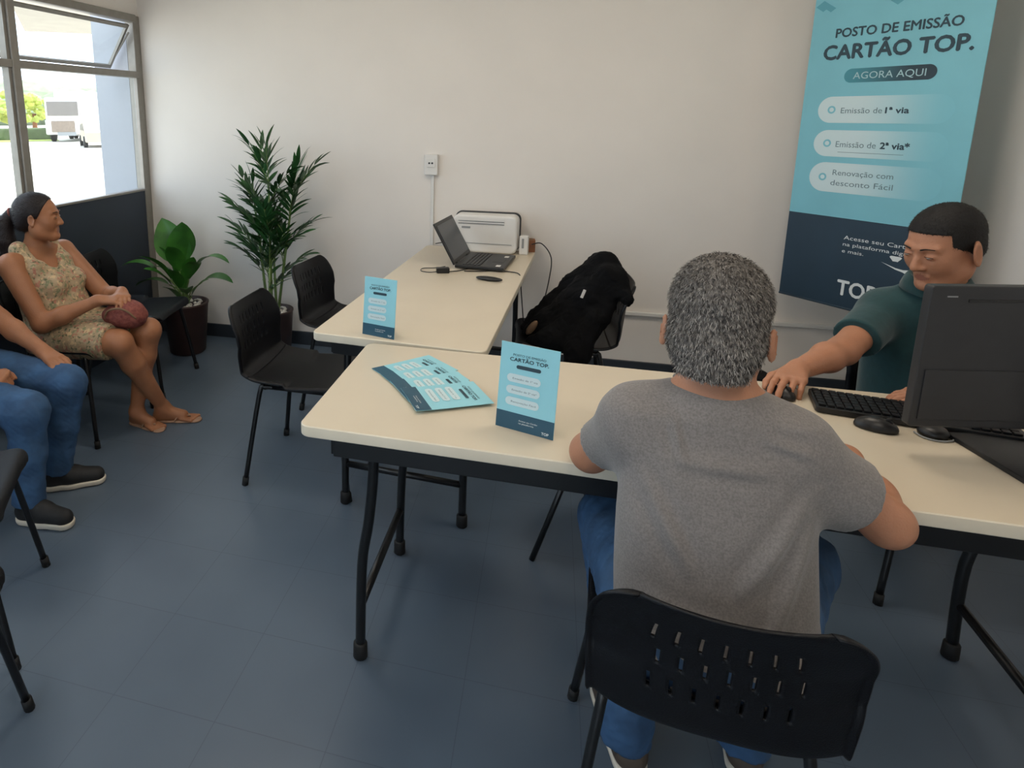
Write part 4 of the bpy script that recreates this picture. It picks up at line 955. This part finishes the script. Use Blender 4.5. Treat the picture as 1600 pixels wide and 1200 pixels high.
# ============================================================ FLYERS
def flyer_print(parent, w, h, T, z=.0006, curl=None):
    """the printed face of a leaflet; local x across, y up from its foot"""
    def bend(o):
        if curl:
            for v in o.data.vertices: v.co = curl(v.co)
        return o
    k = w/.14
    def dark(b):
        for i in range(4): b.add([(w*i/4-w/2, 0, z), (w*(i+1)/4-w/2, 0, z), (w*(i+1)/4-w/2, h*.20, z), (w*i/4-w/2, h*.20, z)], [(0, 1, 2, 3)], T)
    bend(pr('dark_band', M_DBLUE2, dark, parent))
    def pills(b):
        for cy in (.60, .465, .33): plate(b, w*.58, h*.095, h*.047, -.07*w, h*cy, z*1.3, T, 5)
    bend(pr('panel', M_PILL, pills, parent))
    def ink(b):
        text_fit(b, 'POSTO DE EMISSÃO', -w*.28, w*.28, h*.855, z*1.5, h*.026, 0, T); text_fit(b, 'CARTÃO TOP.', -w*.33, w*.33, h*.795, z*1.5, h*.042, .02, T)
        plate(b, w*.42, h*.042, h*.02, 0, h*.735, z*1.5, T, 4)
    bend(pr('heading_lettering', M_INK, ink, parent))
    def gi(b):
        for cy, s in ((.595, 'Emissão de 1ª via'), (.46, 'Emissão de 2ª via*'), (.325, 'Renovação Fácil')): text_fit(b, s, -w*.26, w*.17, h*(cy-.008), z*1.8, h*.022, 0, T)
    bend(pr('small_lettering', M_GINK, gi, parent))
    def wi(b):
        text_fit(b, 'Acesse seu Cartão', -w*.10, w*.22, h*.115, z*1.5, h*.018, 0, T); text_fit(b, 'na plataforma', -w*.10, w*.16, h*.085, z*1.5, h*.018, 0, T)
        text_fit(b, 'TOP', w*.30, w*.42, h*.03, z*1.5, h*.03, .02, T)
    bend(pr('white_lettering', M_WINK, wi, parent))
def tent(p0, p1, h, label, lean=.10, down=0):
    a = Vector(p0); b = Vector(p1); d = b-a; w = d.length; t = thing('table_card', ((a.x+b.x)/2, (a.y+b.y)/2, TZ), math.atan2(d.y, d.x), label, 'flyer', 'upright leaflet cards')
    L = Matrix.Rotation(-math.atan(lean), 4, 'X')
    T = L @ Matrix(((1, 0, 0, 0), (0, 0, -1, -.001), (0, 1, 0, 0), (0, 0, 0, 1)))
    m = MB(); m.T = L; m.box((0, 0, h/2), (w, .0018, h)); m.build('front_card', M_CYAN2, t)
    m = MB(); H = h/math.sqrt(1+lean*lean)
    m.T = Matrix.Translation((0, lean*H*1.0, H)) @ Matrix.Rotation(.28, 4, 'X'); m.box((0, 0, -H/math.cos(.28)/2), (w*.3, .0015, H/math.cos(.28))); m.build('back_support', M_WPL, t)
    flyer_print(t, w, h, T)
tent((-.632, 2.164), (-.506, 2.129), .212, 'small upright light blue leaflet card on the far table, near its left corner')
tent((-.106, 1.574), (.036, 1.527), .222, 'larger upright light blue leaflet card standing on the front table')
# fanned leaflets lying on the table, the top one nearest the camera
fan = [((-.314, 1.576), math.radians(118.7)), ((-.346, 1.634), math.radians(124)), ((-.374, 1.690), math.radians(130)), ((-.400, 1.744), math.radians(137))]
fl = ['topmost light blue leaflet of the fan lying on the front table, nearest the camera', 'second light blue leaflet from the top of the fan', 'third leaflet down in the fan, mostly covered', 'bottom leaflet of the fan, its dark corner pointing at the far table']
for i, ((cx, cy), ang) in enumerate(fan):
    # (cx,cy): near corner of the foot edge; ang: direction of the foot edge
    fe = Vector((math.cos(ang), math.sin(ang), 0)); upv = Vector((fe.y, -fe.x, 0)); w_, h_ = .152, .222
    ang_up = math.atan2(upv.y, upv.x); c0 = Vector((cx, cy, 0))+fe*w_/2
    t = thing('leaflet', (c0.x, c0.y, TZ+.0012+(3-i)*.0022), ang_up-math.pi/2, fl[i], 'leaflet', 'fanned leaflets')
    bend_ = lambda co: Vector((co.x, co.y, co.z+.010*max(0, .35-co.y/.215)**2*2*(1 if i == 0 else .4)))
    m = MB(); NX = 10
    V = [(w_*(a/4-.5), h_*b/NX, zz) for zz in (0, .0009) for b in range(NX+1) for a in range(5)]; Fc = []
    for b in range(NX):
        for a in range(4):
            q = b*5+a; Fc += [(q, q+5, q+6, q+1), (55+q, 55+q+1, 55+q+6, 55+q+5)]
    for a in range(4): Fc += [(a, a+1, 55+a+1, 55+a), (50+a, 105+a, 105+a+1, 51+a)]
    for b in range(NX): Fc += [(b*5, 55+b*5, 60+b*5, b*5+5), (b*5+4, b*5+9, 64+b*5, 59+b*5)]
    o = m.add(V, Fc).build('sheet', M_CYAN2, t)
    for v in o.data.vertices: v.co = bend_(v.co)
    flyer_print(t, w_, h_, Matrix.Identity(4), .0014, bend_)
# ============================================================ FAR TABLE: laptop, printer, small things
lp = thing('laptop', (-.435, 3.42, TZ), .0, 'open black laptop on the far table, screen tilted back toward the window', 'laptop')
lrz = math.radians(-84); lp.rotation_euler.z = lrz+math.radians(77)  # local x points away from the hinge
MB().box((.125, 0, .014), (.25, .34, .018), bev=.006).build('keyboard_base', M_BPL, lp)
kk = MB()
for r in range(5):
    for c in range(14): kk.box((.045+r*.0185, -.145+c*.0223, .0245), (.0150, .0185, .003), bev=.001)
kk.build('keys', M_MON, lp)
MB().box((.195, 0, .0235), (.060, .095, .0012), bev=.001).build('touchpad', M_MON, lp)
for y in (-.125, .10): MB().box((.215, y, .0237), (.022, .035, .0012)).build('sticker', M_WPL, lp)
T = Matrix.Translation((0, 0, .02)) @ Matrix.Rotation(math.radians(-29), 4, 'Y')
m = MB(); m.T = T; m.box((-.004, 0, .118), (.009, .34, .235), bev=.004); ld_ = m.build('lid', M_BPL, lp)
m = MB(); m.T = T; m.box((.0015, 0, .12), (.002, .305, .195)); m.build('screen', M_SCR, ld_)
m = MB(); m.tube([(0, -.13, .02), (0, -.08, .02)], .007, 10).tube([(0, .08, .02), (0, .13, .02)], .007, 10); m.build('hinge', M_BPL, lp)
pt = thing('printer', (-.345, 3.765, TZ), -.0677, 'white rounded-corner printer against the back wall, behind the laptop', 'printer')
b = MB(); b.prism(rrect(.365, .215, .035, 6, 0, .1075), -.09, .09, Matrix.Rotation(math.pi/2, 4, 'X'), .014); autosmooth(b.build('body', M_WPL, pt), 50)
b = MB(); b.prism(rrect(.378, .222, .038, 6, 0, .111), -.012, .012, Matrix.Translation((0, .03, 0)) @ Matrix.Rotation(math.pi/2, 4, 'X'), .003); autosmooth(b.build('dark_trim', M_MON, pt), 50)

MB().box((-.02, -.0915, .168), (.26, .004, .006), bev=.002).box((-.02, -.0915, .182), (.26, .004, .004), bev=.001).build('paper_slot', M_GPL, pt)
MB().box((-.105, -.0915, .145), (.05, .003, .012), bev=.001).build('button_panel', M_GPL, pt)
MB().box((0, -.0915, .055), (.31, .004, .003), bev=.001).build('tray_seam', M_GPL, pt)
bx_ = thing('power_adapter', (-.130, 3.70, TZ), -.1, 'small upright white box between the printer and the table edge', 'adapter')
MB().box((0, 0, .053), (.048, .045, .105), bev=.005).build('box', M_WPL, bx_); MB().box((-.004, -.0235, .065), (.012, .002, .055), bev=.001).build('indicator_strip', M_GPL, bx_)
cbx = thing('carton', (-.095, 3.79, TZ), .1, 'little brown carton behind the small white box', 'box')
MB().box((0, 0, .035), (.045, .06, .07), bev=.002).build('carton_body', M_WOODC, cbx); MB().box((0, 0, .0705), (.02, .06, .001)).build('tape', M_TAN, cbx)
gl = thing('spectacle_case', (-.262, 3.050, TZ), -.22, 'flat black oblong case lying alone on the far table', 'case')
b = MB(); b.ell((0, 0, .010), (.066, .021, .011), 3); b.build('case_body', M_BPL, gl, True); MB().tube([(-.06, -.008, .0105), (0, -.0215, .0105), (.06, -.008, .0105)], .0012, 6, smooth=4).build('seam', M_MON, gl, True)
ch = thing('charger', (-.50, 3.150, TZ), .3, 'small black charger brick with looped cable, left of the laptop', 'charger')
MB().box((0, 0, .014), (.065, .036, .027), bev=.006).build('brick', M_BPL, ch)
MB().tube([(.03, 0, .006), (.075, .02, .004), (.12, .05, .004), (.17, .10, .004)], .0025, 6, smooth=6).tube([(-.03, 0, .006), (-.07, .0, .004), (-.105, .03, .004), (-.09, .085, .004), (-.03, .09, .004), (.03, .12, .004)], .0022, 6, smooth=6).build('cable', M_BPL, ch, True)
o = MB().tube([(-.40, 3.20, TZ+.004), (-.33, 3.21, TZ+.004), (-.26, 3.24, TZ+.004), (-.18, 3.24, TZ+.004), (-.13, 3.20, TZ+.004), (-.120, 3.17, TZ-.03), (-.11, 3.2, .60), (-.10, 3.3, .45)], .0028, 6, smooth=6).build('power_cable', M_BPL, None, True)
tag(o, 'black cable running from the laptop across the table edge', 'cable')
o = MB().tube([(-.09, 3.74, TZ+.05), (-.035, 3.75, TZ+.055), (.02, 3.74, TZ-.02), (.015, 3.70, .60), (-.02, 3.62, .42), (-.05, 3.55, .25), (-.06, 3.5, .02), (-.02, 3.4, .006), (.10, 3.35, .006)], .0035, 6, smooth=8).build('power_cable', M_BPL, None, True)
tag(o, 'black cable drooping from the small white box down to the floor', 'cable')
o = MB().tube([(-.66, 3.86, TZ+.004), (-.60, 3.83, TZ+.02), (-.56, 3.82, TZ+.01), (-.53, 3.80, TZ+.03)], .003, 6, smooth=6).build('power_cable', M_BPL, None, True)
tag(o, 'short black cable at the left end of the printer', 'cable')
# ============================================================ FRONT TABLE, RIGHT END
mn = thing('monitor', (1.062, 1.735, TZ+.0), .20, 'black computer monitor seen from behind, right end of the front table', 'monitor')
b = MB(); b.prism(rrect(.50, .335, .008, 4, 0, .2375), -.012, .012, Matrix.Translation((0, 0, 0)) @ Matrix.Rotation(math.pi/2, 4, 'X'), .004); b.build('housing', M_MON, mn)
MB().box((.03, -.0125, .372), (.40, .004, .007), bev=.002).build('vent_slot', M_BPL, mn)
MB().box((-.0, -.0135, .150), (.47, .003, .12), bev=.0015).build('lower_cover', M_MON, mn)
MB().box((-.205, -.0128, .381), (.022, .001, .003)).build('maker_mark', M_GPL, mn)
MB().box((0, .0128, .2275), (.47, .002, .30)).build('screen', M_SCR, mn)
MB().box((.06, -.045, .13), (.070, .026, .24), bev=.006).build('stand_neck', M_BPL, mn)
MB().box((.06, -.025, .235), (.11, .03, .11), bev=.006).build('mount', M_BPL, mn)
b = MB(); b.prism([(-.085, -.145), (.185, -.145), (.205, .085), (-.085, .085)], 0, .012, None, .003); b.build('stand_base', M_BPL, mn)
kb_ = thing('keyboard', (.928, 1.895, TZ), -.17, 'black keyboard in front of the person in the teal polo', 'keyboard')
b = MB(); b.prism(rrect(.43, .135, .012, 4), .002, .018, None, .003); b.build('keyboard_case', M_BPL, kb_)
k_ = MB()
for r in range(6):
    for c in range(21):
        if c in (15,): continue
        k_.box((-.2+c*.0196, -.050+r*.0196, .0205), (.0165, .0165, .006), bev=.002)
k_.build('keys', M_BLK, kb_)
def mouse(x, y, rz, lab):
    t = thing('computer_mouse', (x, y, TZ), rz, lab, 'mouse')
    S = SDF(); S.ell((0, 0, .006), (.027, .046, .026), .01); S.cut((0, 0, .001), (0, 0, -1))
    o = sdf_obj('shell', S, .003, M_BPL, t, it=2); o.matrix_parent_inverse = Matrix.Identity(4)
    MB().lathe([(.002, -.003), (.008, -.003), (.008, .003), (.002, .003)], (0, .025, .028), 14, Matrix.Rotation(math.pi/2, 4, 'Y')).build('scroll_wheel', M_RUB, t, True)
    MB().box((0, .022, .0295), (.0012, .03, .001)).build('button_seam', M_RUB, t)
mouse(.650, 1.962, math.radians(205), 'black mouse under the hand of the person in the teal polo')
mouse(.815, 1.800, math.radians(250), 'black mouse lying free on the table in front of the keyboard')
wc = thing('webcam', (.935, 1.800, TZ), .2, 'small round black device on a base beside the monitor, light cable around it', 'webcam')
MB().lathe([(.01, 0), (.030, .001), (.032, .010), (.025, .020), (.010, .024)], n=24).build('body', M_BPL, wc, True)
MB().tube([(.037, .01, .003), (.026, -.030, .003), (-.01, -.037, .003), (-.034, -.02, .003), (-.037, .01, .003)], .002, 6, smooth=6).build('cable', M_GPL, wc, True)
o = MB().tube([(1.00, 1.86, TZ+.004), (1.05, 1.83, TZ+.004), (1.12, 1.84, TZ+.004), (1.20, 1.80, TZ+.02), (1.14, 1.745, TZ+.11)], .003, 6, smooth=6).build('monitor_cable', M_GPL, None, True); tag(o, 'light cable lying behind the monitor stand', 'cable')
# ============================================================ COATS on the chair, bag on the floor
S = SDF()
# thrown over the backrest: chair at (.10,3.2) facing -x; hangs down the front and over the seat
S.chain([(.35, 3.02, .70), (.32, 3.10, .765), (.27, 3.20, .825), (.25, 3.34, .76)], [.028, .040, .045, .035], .04)
S.chain([(.27, 3.10, .78), (.20, 3.10, .66), (.14, 3.08, .54), (.05, 3.04, .475), (-.04, 3.02, .465)], [.05, .065, .07, .055, .035], .05)
S.chain([(.24, 3.26, .80), (.15, 3.30, .68), (.06, 3.30, .56), (-.03, 3.28, .49), (-.08, 3.24, .46)], [.05, .06, .065, .05, .03], .05)
S.chain([(.20, 3.18, .77), (.12, 3.16, .62), (.02, 3.16, .52), (-.06, 3.14, .475)], [.05, .06, .055, .035], .05)
S.chain([(.22, 3.00, .60), (.16, 2.96, .46), (.13, 2.93, .30)], [.045, .05, .035], .04)
S.chain([(.30, 3.06, .72), (.25, 3.03, .60), (.20, 3.02, .48)], [.03, .035, .03], .03)
ct = sdf_obj('draped_coat', S, .006, M_COAT, None, it=1, disp=crumple(.0065, 22, 2)); tag(ct, 'crumpled black coats draped over the chair by the back wall', 'coat')
MB().ell((-.055, 3.075, .515), (.018, .010, .045), 2, Euler((.2, .5, .2)).to_matrix().to_4x4()).build('tan_lining', M_TAN, ct, True)
MB().box((.165, 3.015, .715), (.012, .006, .040), .3, .001, Euler((0, .35, 0)).to_matrix().to_4x4()).build('white_tag', M_WPL, ct)
S = SDF(); S.box((0, 0, .19), (.10, .06, .15), .045, .03); S.box((0, -.09, .13), (.075, .02, .08), .02, .02); S.cut((0, 0, .002), (0, 0, -1))
bp = thing('backpack', (.86, 3.05, 0), .2, 'black backpack standing on the floor behind the long table, near the back wall', 'backpack')
o = sdf_obj('bag_body', S, .008, M_COAT, bp, it=3, disp=wob(.004, (30, 25, 30, 25), 1)); o.matrix_parent_inverse = Matrix.Identity(4)
MB().tube([(-.03, 0, .38), (-.02, 0, .42), (.02, 0, .42), (.03, 0, .38)], .006, 6, smooth=4).build('grab_handle', M_COAT, bp, True)
MB().box((0, -.125, .20), (.12, .004, .008)).build('zip', M_MON, bp)
# ============================================================ PLANTS
def leaf(mb, base, d, L, w, droop, twist=0, seg=9, fold=.25, tipp=1.6, widest=.42):
    d = Vector(d).normalized(); p = Vector(base); up = Vector((0, 0, 1)); side = d.cross(up)
    side = side.normalized() if side.length > .05 else Vector((1, 0, 0)); side = Matrix.Rotation(twist, 3, d) @ side
    V = []; Fc = []
    for i in range(seg+1):
        t = i/seg; a = t/widest if t < widest else (1-t)/(1-widest)
        ww = w*.5*(math.sin(min(a, 1)*math.pi/2)**(.8 if t < widest else tipp*.6))+.0008
        n = side.cross(d).normalized()
        V += [p-side*ww+n*fold*ww, p-side*ww*.5+n*fold*ww*.35, p, p+side*ww*.5+n*fold*ww*.35, p+side*ww+n*fold*ww]
        p = p+d*(L/seg); d = (d+Vector((0, 0, -droop/seg))).normalized()
        side = (side-d*side.dot(d)).normalized()
    for i in range(seg):
        for k in range(4): q = i*5+k; Fc.append((q, q+1, q+6, q+5))
    mb.add(V, Fc)
def pot(t, r0, r1, h):
    MB().lathe([(r0*.9, 0), (r0, .01), (r1, h-.015), (r1+.004, h-.008), (r1+.004, h), (r1-.012, h), (r1-.016, h-.03), (.01, h-.03)], n=36).build('pot', M_POT, t, True)
    rg = random.Random(5); p = MB()
    for k in range(90):
        a = rg.uniform(0, 6.28); r = (r1-.03)*math.sqrt(rg.random()); p.ell((r*math.cos(a), r*math.sin(a), h-.022+rg.uniform(0, .012)), (rg.uniform(.010, .017), rg.uniform(.008, .014), .009), 1, Matrix.Rotation(a*3, 4, 'Z'))
    p.build('pebbles', M_PEB, t, True)
t = thing('potted_plant', (-2.245, 3.59, 0), 0, 'broad-leaved green plant in a brown pot in the corner by the window', 'plant')
pot(t, .115, .145, .335); h0 = .32
stems = MB(); lv = MB()
spec = [  # direction, petiole length, leaf length, width, droop, twist
    ((-.30, .0, 1), .28, .32, .20, .1, -1.0), ((.10, -.10, 1), .28, .29, .19, .1, .1), ((-.6, -.25, .62), .30, .25, .10, 1.5, .0), ((-.75, -.1, .40), .20, .25, .10, 1.3, .1),
    ((.55, -.05, .75), .30, .29, .09, 1.9, .0), ((.62, .0, .50), .22, .24, .085, 1.5, .2), ((.05, -.35, .8), .26, .24, .11, .9, .3), ((-.2, -.35, .6), .18, .23, .10, 1.0, -.2),
    ((.25, -.45, .5), .12, .20, .085, .9, .1), ((-.35, .1, .6), .12, .2, .08, .9, .4), ((.0, .1, 1), .26, .25, .10, .4, .2), ((-.12, -.2, .8), .10, .20, .08, .6, .2), ((.15, -.1, .8), .1, .19, .075, .7, -.5),
    ((-.3, -.1, .9), .22, .22, .10, .9, .6), ((.3, -.2, .9), .18, .22, .09, .9, -.4), ((-.1, -.3, .5), .06, .18, .08, .9, .0), ((.35, .0, .6), .08, .18, .075, 1.0, .2),
    ((-.35, -.3, .9), .20, .26, .11, 1.2, .3), ((.4, -.3, .9), .22, .24, .10, 1.3, -.2), ((-.5, .0, .8), .16, .22, .09, 1.4, .2), ((.1, -.4, .9), .14, .22, .10, 1.1, -.3)]
for i, (d, pl_, L, w_, dr, tw) in enumerate(spec):
    d = Vector(d).normalized(); up = Vector((0, 0, 1)); b0 = Vector((.02*math.cos(i*2.4), .02*math.sin(i*2.4), h0-.02))
    b1 = b0+(up*.65+d*.35).normalized()*pl_*.5; b2 = b1+d*pl_*.5
    stems.tube([b0, b1, b2], [.005, .0035], 6, smooth=3); leaf(lv, b2, d, L, w_, dr, tw, 10, .22, 1.3, .45)
stems.build('stems', M_CANE, t, True); lv.build('leaves', M_LEAF, t, True)
t = thing('potted_palm', (-1.66, 3.66, 0), 0, 'tall feathery palm in a brown pot against the back wall', 'plant')
pot(t, .105, .125, .31)
cn_ = MB(); lv = MB(); rg = random.Random(21)
canes = [((-.035, .0), (-.09, .0, 1), .60), ((.0, -.02), (.02, -.02, 1), .82), ((.03, .01), (.16, .0, 1), .72), ((.01, .03), (-.03, .03, 1), .40), ((-.01, -.03), (.06, -.06, 1), .30)]
def frond(base, d, L, n=7, ll=.16):
    d = Vector(d).normalized(); p = Vector(base); pts = [p.copy()]; ds = [d.copy()]
    for i in range(8): p = p+d*(L/8); d = (d+Vector((0, 0, -.075))).normalized(); pts.append(p.copy()); ds.append(d.copy())
    cn_.tube(pts, [.0035, .0015], 5)
    for k in range(n):
        t_ = .30+.70*k/(n-1); i = min(int(t_*8), 8); q = pts[i]; dd = ds[i]; s = dd.cross(Vector((0, 0, 1)))
        s = s.normalized() if s.length > .1 else Vector((1, 0, 0))
        for sg in (-1, 1):
            v = dd*(.55+.55*t_)+s*sg*(.95-.55*t_)+Vector((0, 0, rg.uniform(-.1, .25)))
            leaf(lv, q, v, ll*rg.uniform(.75, 1.15)*(1.1-.35*abs(t_-.6)), .026*rg.uniform(.8, 1.15), rg.uniform(.2, .8), sg*.3+rg.uniform(-.5, .5), 5, .2, 1.2, .4)
for (bx0, by0), d, L in canes:
    d = Vector(d).normalized(); b0 = Vector((bx0, by0, .29)); b1 = b0+d*L
    cn_.tube([b0, b0+d*L*.5, b1], [.010, .007], 8)
    for j in range(int(L/.11)):
        z = b0+d*(.10+j*.11)
        if j > 0: cn_.tube([z-d*.003, z+d*.003], .0108, 8)
    nf = 8 if L > .5 else 4
    for j in range(nf):
        tt = .42+.58*j/(nf-1); a = j*2.4+bx0*60; el = .6+.9*tt
        p = b0+d*L*tt; x_, y_ = math.cos(a), math.sin(a)
        if y_ > 0: y_ *= .25
        frond(p, (x_*.8, y_*.45, el), .20+.08*rg.random(), 6, .145)
    frond(b1, d+Vector((rg.uniform(-.1, .1), -.05, .2)), .22, 6, .15)
cn_.build('canes', M_CANE, t, True); lv.build('fronds', M_LEAF2, t, True)
